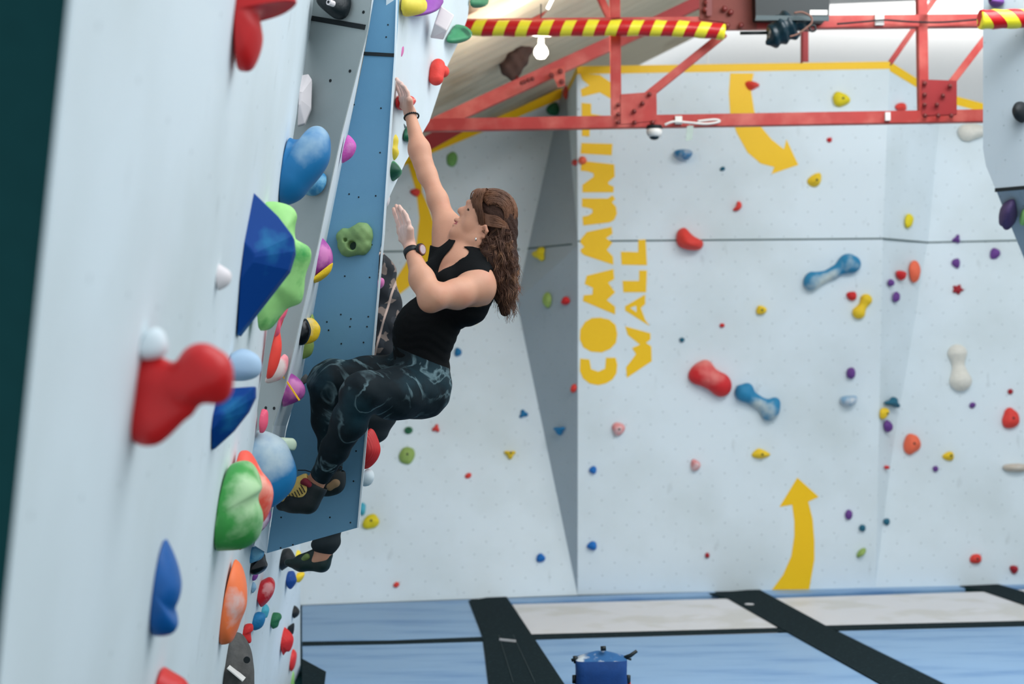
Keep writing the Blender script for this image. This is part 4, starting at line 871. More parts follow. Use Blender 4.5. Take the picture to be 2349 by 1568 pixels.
# kick wall holds
GK='holds on the low wall below the panels'
def kh(zc,*a,**k): return prof(KICK if a[0][0][0]>545 else W1,*a,group=GK,**k)
kh(5.0,((575,1256),(574,1292)),[(590,1254),(606,1266),(600,1280),(588,1286)],.05,'blue','blue hold above the black glossy one below the step',m=mat('hold_pocket_blue',(60,140,190),.55,.12))
kh(5.05,((578,1288),(577,1317)),[(594,1272),(606,1270),(610,1284),(614,1296),(606,1308),(592,1316)],.06,'black','black glossy hold below the blue step',m=mat('hold_black_gloss',(14,18,22),.25,.1))
kh(5.1,((580,1317),(580,1332)),[(592,1316),(588,1328)],.02,'purple','small purple hold under the black glossy one',m=mat('hold_violet',(140,70,160),.5,.2))
kh(5.1,((578,1334),(578,1360)),[(584,1336),(588,1348),(582,1358)],.02,'lblue','small pale blue hold left of the red swirl hold')
kh(5.4,((590,1340),(598,1394)),[(605,1330),(620,1325),(631,1337),(628,1358),(615,1378)],.06,'red','red swirled hold on the low wall',m=mat('hold_red_chalk',(214,30,44),.5,.15,col2=(238,150,150),c2=(.52,.62),c2scale=14),)
kh(5.6,((601,1390),(603,1412)),[(610,1386),(617,1396),(615,1408),(611,1416)],.04,'cyan','light cyan hold below the red swirl hold')
kh(5.15,((583,1408),(581,1446)),[(592,1404),(606,1408),(608,1420),(600,1438)],.05,'blue','blue hold above the red block on the low wall')
kh(5.8,((623,1406),(624,1441)),[(640,1407),(645,1416),(640,1424),(636,1436)],.05,'dgreen','green ribbed hold on the low wall',ribs=520)
kh(4.95,((561,1431),(556,1472)),[(578,1430),(581,1444),(575,1452),(576,1474)],.04,'red','red block hold above the dark grey boulder hold',amp=.04)
kh(6.4,((646,1437),(649,1503)),[(658,1446),(670,1458),(672,1470),(664,1490),(656,1492)],.07,'red','red ribbed wedge hold low on the wall edge',ribs=360)
kh(6.8,((657,1440),(662,1452)),[(670,1430),(675,1432),(672,1454)],.03,'black','black hold behind the red ribbed wedge')
kh(7.2,((672,1388),(673,1418)),[(680,1392),(687,1402),(683,1412)],.05,'black','dark grey hold at the wall edge near the mat line')
kh(7.0,((667,1493),(667,1540)),[(672,1490),(680,1500),(678,1520),(673,1534)],.06,'red','red hold with a yellow tip at the bottom of the wall edge',m=mat('hold_red_chalk2',(222,50,50),.5,.15))
kh(7.1,((671,1490),(671,1502)),[(675,1490),(679,1500)],.04,'gold','yellow hold just above the low red hold at the wall edge')
kh(7.1,((667,1541),(668,1600)),[(674,1542),(675,1570),(674,1598)],.03,'lgreen','lime green strip hold at the bottom of the wall edge')
kh(6.3,((645,1262),(646,1309)),[(662,1258),(672,1268),(678,1280),(670,1292),(655,1302)],.07,'black','black hold under the rear climber shoe')
kh(7.4,((680,1262),(680,1285)),[(688,1264),(692,1280)],.05,'gold','yellow hold above the rear climber shoe',m=mat('hold_lemon',(240,212,60),.5,.12))
kh(6.7,((657,1312),(660,1345)),[(672,1310),(678,1322),(680,1332),(668,1350)],.06,'navy','dark blue hold under the rear climber shoe')
kh(7.4,((680,1314),(681,1334)),[(696,1312),(698,1320),(688,1334)],.05,'gold','yellow hold below the rear climber shoe')
b_=kh(4.75,((521,1470),(514,1640)),[(534,1456),(552,1458),(568,1474),(580,1496),(585,1530),(582,1570),(578,1640)],.10,'grey','dark grey rocky boulder hold at the bottom of the near wall edge',m=mat('hold_boulder',(88,86,84),.85,.45,40,bump=1,bscale=50),amp=.08,par=None)
bzz=(W1.hit(518,1555)-CAM).dot(FW)-.115
vs=[];fs=[]; bar(vs,fs,P(524,1528,bzz),P(560,1558,bzz),.05,.004,FW); pyd('white_tag',vs,fs,M_clip,b_)
vs=[];fs=[]; disc(vs,fs,P(566,1513,bzz),-FW,.012,12); pyd('bolt_recess',vs,fs,M_tape,b_)
# chalk bag on the mat
CB=fl(1380,1640); bz=(CB-CAM).dot(FW)
bg_=empty('chalk_bag',CB+ZV*0.01,'blue chalk bucket bag standing on the mat at the bottom edge','bag')
M_bag=mat('bag_canvas',(12,62,122),.8,.15,col2=(12,60,118),bump=.4)
def bagring(z,w,d,n=24): return [CB+Vector((w*math.copysign(abs(math.cos(2*math.pi*j/n))**.35,math.cos(2*math.pi*j/n)),d*math.copysign(abs(math.sin(2*math.pi*j/n))**.35,math.sin(2*math.pi*j/n)),z)) for j in range(n)]
hh=150*bz/FPX*0.93; ww=59*bz/FPX
vs=[];fs=[]; lv=[(0.01,.9),(.03,1.0),(hh*.4,1.02),(hh*.7,.98),(hh*.93,1.0)]
for z,s_ in lv: vs+=bagring(z,ww*s_,ww*.75*s_)
for r_ in range(len(lv)-1):
    for j in range(24): a=r_*24+j;b=r_*24+(j+1)%24; fs.append([a,b,b+24,a+24])
fs.append(list(range(24))[::-1]); fs.append([(len(lv)-1)*24+j for j in range(24)])
pyd('body',vs,fs,M_bag,bg_,True)
vs=[];fs=[]; lv=[(hh*.925,1.0,.75),(hh*.955,.93,.45),(hh*1.01,.55,.2),(hh*1.05,.2,.1)]
for z,s_,d_ in lv: vs+=bagring(z,ww*s_,ww*d_)
for r_ in range(len(lv)-1):
    for j in range(24): a=r_*24+j;b=r_*24+(j+1)%24; fs.append([a,b,b+24,a+24])
fs.append([(len(lv)-1)*24+j for j in range(24)])
pyd('gathered_top',vs,fs,mat('bag_top',(46,98,150),.85,.2,col2=(196,204,210),c2=(.52,.64),c2scale=14),bg_,True)
def onbag(px,py): return P(px,py,bz-.02)
vs=[];fs=[]; tube(vs,fs,[onbag(1432,1507),onbag(1446,1503),onbag(1461,1492)],[.008,.010,.008],8); tube(vs,fs,[onbag(1436,1508),onbag(1448,1512)],.006,6); pyd('buckle',vs,fs,M_blk,bg_,True)
vs=[];fs=[]; tube(vs,fs,[onbag(1326,1508),onbag(1311,1514)],.008,8); tube(vs,fs,[onbag(1318,1504),onbag(1320,1520)],.009,8); pyd('buckle',vs,fs,M_blk,bg_,True)
vs=[];fs=[]; tube(vs,fs,[onbag(1378,1487),onbag(1390,1486)],.012,8); pyd('toggle',vs,fs,M_blk,bg_,True)
for x in (1318,1441):
    vs=[];fs=[]; tube(vs,fs,[onbag(x,1548),onbag(x,1566)],.012,8); pyd('side_clip',vs,fs,M_blk,bg_,True)
vs=[];fs=[]; tube(vs,fs,[onbag(1443,1563),onbag(1444,1580)],.008,8); pyd('red_tab',vs,fs,M_rg,bg_,True)
# ------------------------------------------------------------------ people
QV=0.0035   # voxel of the figures
def Pn(px,py,z): return np.array(P(px,py,z))
def C2(a,ra,b,rb,k=.03): return Cap(Pn(*a),ra,Pn(*b),rb,k)
SKIN=lambda k,c: mat(k,c,.5,.05,25,sss=.12,bump=.12,bscale=220,spec=.35)
M_skin=mat('skin',(208,152,124),.5,.05,25,sss=.12,bump=.1,bscale=220,spec=.35,col2=(200,136,110),c2=(.5,.75),c2scale=7)
M_chalkskin=mat('chalked_skin',(232,200,192),.8,.05,25,sss=.08,bump=.3,bscale=160,col2=(222,176,164),c2=(.5,.7),c2scale=30)
M_lips=mat('lips',(176,84,84),.4,.05,sss=.1)
L_=-FW                                   # towards the viewer: her left side
Z0=5.38
def img(dx,dy): return (RT*dx-UP*dy).normalized()
SPINE=img(.386,-.924); FRONT=img(-.924,-.386)
def E(px,py,z,ax,r,k=.03): return Ell(Pn(px,py,z),ax,r,k)
BA=(FRONT,SPINE,L_)
FR2=(FRONT*.8+L_*.6).normalized(); LT2=(L_*.8-FRONT*.6).normalized(); BC=(FR2,SPINE,LT2)
torso=[
 E(1050,655,5.37,BC,(.098,.15,.140),.05),
 E(1042,602,5.38,BC,(.058,.07,.12),.05),
 E(975,760,5.38,BC,(.108,.135,.130),.06),
 E(962,868,5.39,BA,(.112,.12,.150),.06),
 E(1030,655,5.28,BC,(.058,.060,.055),.03), E(992,638,5.375,BC,(.058,.060,.055),.03),
 C2((1078,596,5.38),.050,(1098,640,5.27),.050,.05), C2((1068,590,5.38),.048,(1040,546,5.46),.046,.05),
 C2((1088,650,5.27),.060,(1096,658,5.24),.055,.04), C2((1040,560,5.47),.058,(1030,540,5.49),.052,.04),
 C2((1075,700,5.30),.07,(1092,668,5.27),.06,.04),
 C2((1030,520,5.50),.05,(1022,600,5.47),.05,.05),
]
neck=[C2((1066,604,5.38),.052,(1088,548,5.39),.048,.03), C2((1052,560,5.38),.018,(1032,622,5.37),.016,.03), C2((1098,556,5.33),.020,(1040,618,5.36),.012,.02), C2((1044,622,5.36),.012,(1088,628,5.30),.012,.03)]
armR=[C2((1026,522,5.50),.048,(1004,458,5.55),.036,.03), C2((1004,458,5.55),.036,(981,398,5.60),.034,.03),
 C2((978,402,5.60),.034,(962,345,5.63),.038,.03), C2((970,372,5.61),.036,(962,340,5.63),.036,.02),C2((962,345,5.63),.036,(941,262,5.70),.021,.03)]
armL=[C2((1096,656,5.24),.058,(1050,674,5.17),.052,.03), C2((1050,674,5.17),.050,(996,680,5.09),.046,.03), C2((996,682,5.09),.043,(986,692,5.09),.036,.02),
 C2((988,682,5.10),.044,(968,640,5.15),.043,.03), C2((968,640,5.15),.042,(944,576,5.24),.024,.03)]
# hands: palm plus five separate fingers each
def hand(wr,kn,fingers,palm_r,thumb,z,zw):
    out=[]; out.append(C2((wr[0],wr[1],zw),.021,((wr[0]*2+kn[0])/3,(wr[1]*2+kn[1])/3,z),.022,.02))
    for q in kn[2]: out.append(C2((wr[0],wr[1],z),.016,(q[0],q[1],q[2]),palm_r,.012))
    for f in fingers:
        for a,b in zip(f[:-1],f[1:]): out.append(C2(a[:3],a[3],b[:3],b[3],.004))
    for a,b in zip(thumb[:-1],thumb[1:]): out.append(C2(a[:3],a[3],b[:3],b[3],.008))
    return out
# raised right hand, gripping over the red hold
handR=hand((941,260),(928,222,[(922,228,5.73),(928,226,5.70),(934,226,5.67),(939,229,5.64)]),[
 [(922,226,5.735,.010),(914,205,5.74,.009),(910,192,5.74,.0085),(907,184,5.74,.0075)],
 [(928,224,5.71,.010),(921,202,5.71,.0095),(914,188,5.71,.0085),(910,181,5.71,.0075)],
 [(934,225,5.685,.010),(928,205,5.68,.009),(920,192,5.68,.0085),(912,186,5.685,.0075)],
 [(939,229,5.66,.009),(935,212,5.655,.008),(928,200,5.655,.0075),(921,195,5.66,.007)]],.014,
 [(934,252,5.71,.014),(920,240,5.745,.012),(909,228,5.76,.010),(903,217,5.765,.008)],5.70,5.70)
# near left hand with the watch, fingers long and slightly curled
handL=hand((942,574),(931,522,[(921,528,5.31),(927,523,5.285),(934,522,5.26),(941,526,5.235)]),[
 [(920,528,5.315,.0105),(912,506,5.32,.0095),(906,490,5.33,.0085),(903,479,5.34,.0075)],
 [(927,523,5.29,.0105),(919,499,5.295,.0095),(913,483,5.305,.0085),(909,472,5.315,.0075)],
 [(934,522,5.265,.0105),(928,499,5.27,.0095),(922,483,5.28,.0085),(916,473,5.295,.0075)],
 [(941,527,5.24,.0095),(937,508,5.24,.0085),(932,494,5.25,.0078),(926,484,5.26,.007)]],.014,
 [(935,563,5.28,.014),(922,548,5.32,.012),(917,532,5.345,.010),(913,518,5.355,.008)],5.27,5.24)
# legs
legLfoot=[C2((722,1108,5.25),.031,(702,1142,5.25),.028,.02),C2((702,1142,5.25),.026,(668,1152,5.25),.020,.03)]
legL=[C2((968,896,5.31),.100,(905,902,5.18),.085,.05), C2((905,902,5.18),.083,(838,896,5.04),.062,.04), C2((836,896,5.03),.060,(818,905,5.03),.050,.03),
 C2((824,905,5.04),.056,(802,965,5.10),.056,.03), C2((802,965,5.10),.056,(768,1030,5.17),.043,.03), C2((768,1030,5.17),.042,(738,1086,5.23),.033,.03), C2((738,1080,5.23),.031,(722,1112,5.25),.030,.02)]
legR=[C2((938,868,5.46),.085,(850,868,5.40),.075,.05), C2((850,868,5.40),.073,(762,866,5.33),.058,.04), C2((760,866,5.33),.058,(745,874,5.33),.054,.03),
 C2((748,882,5.34),.060,(757,960,5.38),.060,.03), C2((757,960,5.38),.060,(762,1030,5.42),.042,.03), C2((762,1030,5.42),.040,(760,1086,5.44),.032,.03)]
# head in profile
HU=img(.52,-.854); HF=img(-.854,-.52)
HA=(HF,HU,L_); ZH=5.38
def hd(px,py,dz,r,k=.02,ax=HA): return Ell(Pn(px,py,ZH+dz),ax,r,k)
head=[hd(1128,494,0,(.084,.086,.070),.03), hd(1098,478,0,(.036,.056,.054),.03), hd(1086,502,0,(.036,.060,.050),.03),
 C2((1047,537,ZH),.019,(1088,552,ZH-.046),.017,.025), C2((1047,537,ZH),.019,(1088,552,ZH+.046),.017,.025),
 C2((1088,552,ZH-.046),.018,(1104,528,ZH-.056),.018,.03), C2((1088,552,ZH+.046),.018,(1104,528,ZH+.056),.018,.03),
 hd(1066,530,0,(.034,.038,.040),.03), C2((1042,535,ZH),.0145,(1044,535,ZH),.0150,.015),
 hd(1082,515,-.038,(.026,.030,.020),.02), hd(1082,515,.038,(.026,.030,.020),.02),
 C2((1074,474,ZH),.0075,(1058,481,ZH),.0078,.012), C2((1058,481,ZH),.0085,(1054.5,483.5,ZH),.0085,.008), C2((1076,488,ZH),.014,(1062,487,ZH),.009,.02), hd(1062,490,-.0105,(.008,.0065,.006),.005), hd(1062,490,.0105,(.008,.0065,.006),.005), C2((1059,490,ZH),.006,(1062,497,ZH),.006,.006),
 C2((1082,479.5,ZH-.031),.0128,(1083,480,ZH-.031),.0128,.008), C2((1082,479.5,ZH+.031),.0128,(1083,480,ZH+.031),.0128,.008), C2((1066,508,ZH),.020,(1060,520,ZH),.020,.02),
 C2((1054,507,ZH-.015),.0058,(1046.5,504.5,ZH),.0075,.006), C2((1054,507,ZH+.015),.0058,(1046.5,504.5,ZH),.0075,.006),
 C2((1051,515,ZH-.013),.0058,(1043.5,516.5,ZH),.0082,.006), C2((1051,515,ZH+.013),.0058,(1043.5,516.5,ZH),.0082,.006),
 C2((1082,463,ZH-.03),.008,(1076,464,ZH),.008,.012), C2((1082,463,ZH+.03),.008,(1076,464,ZH),.008,.012),
 # ears
 C2((1104,520,ZH-.068),.0055,(1114,519,ZH-.080),.006,.008), C2((1114,519,ZH-.080),.006,(1117,530,ZH-.082),.006,.005), C2((1117,530,ZH-.082),.006,(1109,543,ZH-.074),.006,.005), C2((1109,543,ZH-.074),.0065,(1101,544,ZH-.066),.0065,.005), C2((1109,531,ZH-.066),.010,(1106,534,ZH-.062),.010,.008),
 C2((1104,520,ZH+.068),.0055,(1117,526,ZH+.080),.006,.008), C2((1117,530,ZH+.082),.006,(1101,544,ZH+.066),.0065,.005),
]
eyecut=[Ell(Pn(1074.5,481.5,ZH-.038),HA,(.0065,.0022,.012),.003), Ell(Pn(1074.5,481.5,ZH+.038),HA,(.0065,.0022,.012),.003), Cap(Pn(1044,510,ZH-.011),.0018,Pn(1044,510,ZH+.011),.0018,.004), Cap(Pn(1108,531,ZH-.084),.005,Pn(1108,531,ZH-.074),.004,.003), Cap(Pn(1060,496,ZH-.006),.0022,Pn(1062,493,ZH-.006),.002,.002), Cap(Pn(1060,496,ZH+.006),.0022,Pn(1062,493,ZH+.006),.002,.002)]
body=Field(torso+neck+armR+armL+handR+handL+legL+legLfoot+legR+head,subs=eyecut)
LC=np.array(P(1045,510.5,ZH)); WR=np.array(P(941,262,5.70)); WL=np.array(P(942,574,5.24)); HR=np.array(P(916,205,5.70)); HL=np.array(P(920,515,5.28))
def paint_skin(c):
    m=np.zeros(len(c),int)
    q=c-LC; l=(np.abs(q@np.array(HU))<.0062)&(np.abs(q@np.array(HF))<.012)&(np.abs(q@np.array(L_))<.019); m[l]=2
    return m
M_skinc=M_skin.copy(); M_skinc.name='skin_with_chalk'; nt=M_skinc.node_tree; b=nt.nodes['Principled BSDF']; old=b.inputs['Base Color'].links[0].from_socket
tc=nd(nt,'ShaderNodeTexCoord'); org_=np.array(P(950,900,5.38)); fac=None
for hp_ in (HR,HL):
    vm=nd(nt,'ShaderNodeVectorMath',operation='DISTANCE'); nt.links.new(tc.outputs['Object'],vm.inputs[0]); vm.inputs[1].default_value=tuple(hp_-org_)
    g_=ramp(nt,math_(nt,'ADD',vm.outputs['Value'],math_(nt,'MULTIPLY',noise_(nt,22,5),.05)),.155,.055)
    fac=g_ if fac is None else math_(nt,'MAXIMUM',fac,g_)
nt.links.new(mixc(nt,math_(nt,'MULTIPLY',fac,.8),old,lin((232,204,196))),b.inputs['Base Color'])
climber=empty('person',P(950,900,5.38),'woman in black tank top and dark marbled leggings climbing with one arm raised','person')
bo=field_obj('body',body,QV,[M_skinc,M_skinc,M_lips],climber,1,paint_skin)
# tank top
M_top=mat('black_jersey',(10,12,14),.85,.2,bump=.5,bscale=35,spec=.15)
tprims=torso
cuts=[Cap(Pn(1072,572,5.36),.056,Pn(1012,618,5.295),.020,.006),Cap(Pn(1060,590,5.30),.036,Pn(1012,620,5.28),.014,.006),
 Cap(Pn(1100,664,5.20),.066,Pn(1060,672,5.13),.045,.01),Cap(Pn(1130,670,5.22),.055,Pn(1128,650,5.26),.05,.01),
 Cap(Pn(1008,538,5.53),.052,Pn(1038,505,5.50),.055,.006),Cap(Pn(1006,536,5.40),.050,Pn(1004,534,5.60),.058,.006),Cap(Pn(1012,500,5.44),.055,Pn(1012,498,5.62),.06,.006),Cap(Pn(1004,536,5.43),.046,Pn(1040,510,5.43),.050,.006),Cap(Pn(985,540,5.58),.065,Pn(1010,500,5.58),.065,0),
 Half(Pn(946,868,5.38),SPINE-FRONT*.14,.002)]
wr=lambda p:.0010*np.sin((p@np.array(SPINE))*190+np.sin((p@np.array(FRONT))*31+p[:,1]*17)*3.4)*np.clip((2.05-p[:,2])*4,0,1)
top=Field(torso,cuts,inflate=.006,bumps=wr)
field_obj('tank_top',top,QV,M_top,climber,1)
# leggings
M_leg=mat('marbled_leggings',(13,26,32),.7,.2,bump=.3,bscale=50,spec=.2)
nt=M_leg.node_tree; b=nt.nodes['Principled BSDF']; old=b.inputs['Base Color'].links[0].from_socket
tc=nd(nt,'ShaderNodeTexCoord'); nz=nd(nt,'ShaderNodeTexNoise'); nz.inputs['Scale'].default_value=5.5; nz.inputs['Detail'].default_value=4; nz.inputs['Distortion'].default_value=1.3; nt.links.new(tc.outputs['Object'],nz.inputs['Vector'])
rid=math_(nt,'SUBTRACT',1.0,math_(nt,'MULTIPLY',math_(nt,'ABSOLUTE',math_(nt,'SUBTRACT',nz.outputs[0],0.5)),17))
f1=math_(nt,'MULTIPLY',ramp(nt,rid,.35,1.0),ramp(nt,noise_(nt,8,5),.38,.60))
o1=mixc(nt,math_(nt,'MULTIPLY',ramp(nt,noise_(nt,6,6),.45,.70),.55),old,lin((34,72,84)))
nt.links.new(mixc(nt,math_(nt,'MULTIPLY',f1,.8),o1,lin((116,142,148))),b.inputs['Base Color'])
lg=Field([torso[2]]+[torso[3]]+legL[:-1]+legR,[Half(Pn(738,1079,5.23),img(-.55,.83),0),Half(Pn(930,822,5.39),SPINE*-1*-1,0)],inflate=.006,bumps=lambda p:.0012*np.sin(p[:,0]*60+p[:,2]*80))
lg.subs=[]; lg.inter=[Half(Pn(970,818,5.39),SPINE,0)]
# cut the near cuff with a capsule so that only the ankle is freed
lg.subs=[Cap(Pn(722,1112,5.24),.034,Pn(700,1150,5.25),.05,0),Cap(Pn(760,1098,5.44),.028,Pn(760,1140,5.44),.04,0)]
lo_=field_obj('leggings',lg,QV,M_leg,climber,1)
# shoes
def shoe(name,label,ank,heel,ball,toe,z):
    A_=[C2((*ank,z),.040,(*heel,z),.036,.03),C2((*heel,z),.035,(*ball,z),.034,.03),C2((*ank,z),.034,(*ball,z),.030,.04),C2((*ball,z),.033,(*toe,z),.017,.02)]
    return Field(A_,[Cap(Pn(ank[0]+2,ank[1]-2,z),.0385,Pn(ank[0]+16,ank[1]-30,z),.055,.004)] if z<5.4 else [Cap(Pn(*ank,z),.030,Pn(ank[0]+12,ank[1]-34,z),.044,.006)])
M_rub=mat('shoe_rubber',(22,30,32),.6,.3,30,bump=.3)
M_yl=mat('shoe_suede_yellow',(206,176,98),.85,.15,60,bump=.3,bscale=120)
M_mar=mat('shoe_tongue_maroon',(128,34,48),.8,.2)
M_lace=mat('shoe_lace',(34,28,30),.7,.3)
def full_shoe(ank,heel,ball,toe,z,near,label):
    f=shoe('',0,ank,heel,ball,toe,z)
    o=field_obj('shoe',f,.0028,M_rub,climber,1); o['label']=label
    if near:
        up=Field([C2((*ank,z),.040,(700,1132,z),.040,.03),C2((692,1122,z),.034,(660,1144,z),.031,.03),C2((700,1100,z),.02,(672,1120,z),.026,.02)],[Cap(Pn(ank[0]+2,ank[1]-2,z),.0385,Pn(ank[0]+16,ank[1]-30,z),.055,.004)],inflate=.0025,inter=[Half(Pn(675,1144,z),img(.18,1),0),Half(Pn(708,1128,z),img(1,.25),0)])
        u=field_obj('shoe_upper',up,.0028,M_yl,o,1); u['label']='pale yellow suede upper'
        tg=Field([C2((696,1102,z-.030),.016,(706,1110,z-.034),.017,.01),C2((712,1092,z),.03,(700,1104,z),.03,.01)],inter=[Half(Pn(*ank,z),img(1,-.6),0)])
        field_obj('shoe_tongue',Field([C2((700,1104,z-.036),.012,(711,1112,z-.037),.012,.01),C2((694,1106,z-.034),.008,(700,1104,z-.036),.010,.01)]),.0028,M_mar,o)
        vs=[];fs=[]
        for i in range(7):
            x=699-6.0*i; y=1120+3.4*i; zz=z-.0495+.0022*i
            tube(vs,fs,[P(x-9,y-8,zz+.012),P(x-4,y-1,zz+.001),P(x+1,y+9,zz)],.0019,5)
        pyd('laces',vs,fs,M_lace,o,True)
    return o
M_skin2=M_skin
sh1=full_shoe((722,1116),(706,1152),(672,1150),(644,1160),5.25,True,'near climbing shoe with pale yellow upper and black rand')
sh2=full_shoe((764,1088),(766,1108),(745,1112),(722,1120),5.44,False,'rear black climbing shoe behind the near ankle')
vs=[];fs=[]; tube(vs,fs,[P(*q,5.24) for q in catmull([(724,1140),(730,1134),(738,1130),(743,1134),(738,1138),(728,1141)],4,True)],.0028,6,False); pyd('pull_loop',vs,fs,M_lace,sh1,True)
vs=[];fs=[]; tube(vs,fs,[P(*q,5.40) for q in catmull([(765,1082),(774,1078),(783,1076),(784,1071),(778,1070),(775,1075)],4,False)],.0025,6); tube(vs,fs,[P(*q,5.40) for q in [(720,1084),(700,1078),(683,1078)]],.0022,6); pyd('lace_end',vs,fs,M_lace,sh2,True)
u2=field_obj('heel_panel',Field([C2((768,1106,5.41),.022,(757,1114,5.41),.02,.01)]),.003,mat('shoe_tan',(150,120,88),.8,.15),sh2)
# watch, bracelet, necklace, earring
def ringon(a,b,r,w,t,m,name,par,n=28):
    """flat band round the limb axis a->b, centred at a"""
    a=Vector(a);b=Vector(b); d=(b-a).normalized(); s=d.cross(Vector((.2,1,.1))).normalized(); u=d.cross(s); vs=[];fs=[]
    for j in range(n):
        q=s*math.cos(6.28318*j/n)+u*math.sin(6.28318*j/n)
        for rr,h in ((r,-w/2),(r+t,-w/2),(r+t,w/2),(r,w/2)): vs.append(a+q*rr+d*h)
    for j in range(n):
        i=4*j;k=4*((j+1)%n)
        for c in range(4): fs.append([i+c,i+(c+1)%4,k+(c+1)%4,k+c])
    return pyd(name,vs,fs,m,par,True)
wa=P(945,580,5.235); wb=P(968,640,5.15)
M_wb=mat('watch_rubber',(16,22,26),.5,.1)
wt=ringon(wa,wb,.0262,.024,.004,M_wb,'watch',climber)
# watch face on the side towards the viewer and right
wn=(L_*.55+RT*.83+UP*.1).normalized(); wc=P(949,575,5.235)+wn*.031
def coin(name,c,n,r,t,m,par,k=22):
    s=n.cross(UP).normalized(); u=n.cross(s); vs=[];fs=[]
    for h in (0,t):
        for j in range(k): vs.append(c+(s*math.cos(6.28318*j/k)+u*math.sin(6.28318*j/k))*r+n*h)
    fs=[list(range(k))[::-1],list(range(k,2*k))]+[[j,(j+1)%k,k+(j+1)%k,k+j] for j in range(k)]
    return pyd(name,vs,fs,m,par)
coin('watch_case',wc-wn*.004,wn,.023,.012,M_wb,wt); coin('watch_bezel',wc+wn*.005,wn,.0205,.006,mat('rose_metal',(176,120,110),.3,.05,metal=.8),wt); coin('watch_dial',wc+wn*.0108,wn,.0165,.001,mat('watch_dial',(196,176,180),.3,.1),wt)
br=ringon(P(944,268,5.695),P(962,345,5.63),.0262,.004,.003,M_blk,'bracelet',climber)
vs=[];fs=[]
ba=P(944,268,5.695); bd=(P(962,345,5.63)-ba).normalized(); s0=bd.cross(Vector((.2,1,.1))).normalized(); u0=bd.cross(s0)
for j in range(22):
    c=ba+(s0*math.cos(6.2832*j/22)+u0*math.sin(6.2832*j/22))*.0290
    f0=len(vs); 
    for k in range(5):
        ph=math.pi*k/4
        for i in range(6): vs.append(c+Vector((math.sin(ph)*math.cos(i*1.047),math.sin(ph)*math.sin(i*1.047),math.cos(ph)))*.0042)
    for k in range(4):
        for i in range(6): a=f0+k*6+i;b_2=f0+k*6+(i+1)%6; fs.append([a,b_2,b_2+6,a+6])
pyd('beads',vs,fs,M_blk,br,True)
vs=[];fs=[]; tube(vs,fs,[P(*q) for q in catmull([(1052,588,5.318),(1036,602,5.300),(1021,620,5.288),(1016,622,5.30)],6,False)],.0009,5)
nk=pyd('necklace',vs,fs,mat('silver',(210,208,204),.25,.05,metal=.9),climber,True)
coin('pendant',P(1020,621,5.285),L_,.005,.002,MATS['silver'],nk,8)
vs=[];fs=[]; tube(vs,fs,[P(1092,545,ZH-.086),P(1091,552,ZH-.088)],.0035,8); pyd('earring',vs,fs,MATS['silver'],climber,True)
# eyes
def ball(name,c,r,m,par,ax=None,sc=(1,1,1),n=14):
    ax=ax or (RT,UP,FW); vs=[];fs=[]
    for k in range(n+1):
        ph=math.pi*k/n
        for i in range(2*n):
            t=math.pi*i/n; v=(math.sin(ph)*math.cos(t)*sc[0]*r,math.sin(ph)*math.sin(t)*sc[1]*r,math.cos(ph)*sc[2]*r)
            vs.append(c+ax[0]*v[0]+ax[1]*v[1]+ax[2]*v[2])
    for k in range(n):
        for i in range(2*n): a=k*2*n+i;b=k*2*n+(i+1)%(2*n); fs.append([a,b,b+2*n,a+2*n])
    return pyd(name,vs,fs,m,par,True)
M_eye=mat('eye_white',(226,220,214),.2,.02); M_iris=mat('iris',(58,56,44),.2,.1)
for sgn in (-1,1):
    e=ball('eye',P(1081.5,481,ZH+sgn*.031),.0117,M_eye,climber)
    ball('iris',P(1076,479,ZH+sgn*.036),.0055,M_iris,e)
    # lid and lashes
    vs=[];fs=[]; tube(vs,fs,[P(1073.0,479.5,ZH+sgn*.034),P(1075.5,479.3,ZH+sgn*.041),P(1080,481,ZH+sgn*.0445),P(1086,485,ZH+sgn*.0455)],[.0012,.0018,.0016,.001],6)
    for q in range(6): tube(vs,fs,[P(1074+q*1.6,480+q*.5,ZH+sgn*(.038+.0012*q)),P(1069+q*1.7,482+q*.9,ZH+sgn*(.041+.0014*q))],[.0007,.0002],4)
    pyd('eyelashes',vs,fs,mat('lash',(40,24,20),.7,.1),e,True)
    vs=[];fs=[]; tube(vs,fs,[P(1077,469,ZH+sgn*.022),P(1080,467,ZH+sgn*.034),P(1086,470,ZH+sgn*.044),P(1092,478,ZH+sgn*.050)],[.0014,.0020,.0018,.0008],6); pyd('eyebrow',vs,fs,mat('brow_hair',(112,66,48),.8,.1),climber,True)
# hair: a solid cap with many curling locks over it
M_hair=mat('hair_brown',(58,36,27),.7,.35,90,bump=.8,bscale=150,spec=.2)
hprims=[hd(1131,490,0,(.086,.088,.077),.02),hd(1156,506,0,(.040,.050,.056),.02),
 C2((1150,540,ZH),.060,(1150,600,5.36),.055,.05),C2((1150,600,5.36),.055,(1158,670,5.34),.040,.04),C2((1158,670,5.34),.038,(1158,715,5.33),.018,.03),
 C2((1118,560,5.34),.035,(1112,590,5.33),.030,.04),C2((1118,590,5.33),.032,(1140,650,5.32),.03,.04)]
hcut=[Ell(Pn(1062,505,ZH),HA,(.062,.088,.12),.01),Cap(Pn(1106,533,ZH-.10),.026,Pn(1106,533,ZH-.05),.022,.01),Cap(Pn(1090,556,ZH-.09),.034,Pn(1080,570,ZH-.03),.03,.01)]
hair=field_obj('hair',Field(hprims,hcut,bumps=lambda p:.0012*np.sin((p@np.array(HU))*160+np.sin(p[:,0]*70)*2+p[:,1]*90)),.004,M_hair,climber)
rd=random.Random(11)
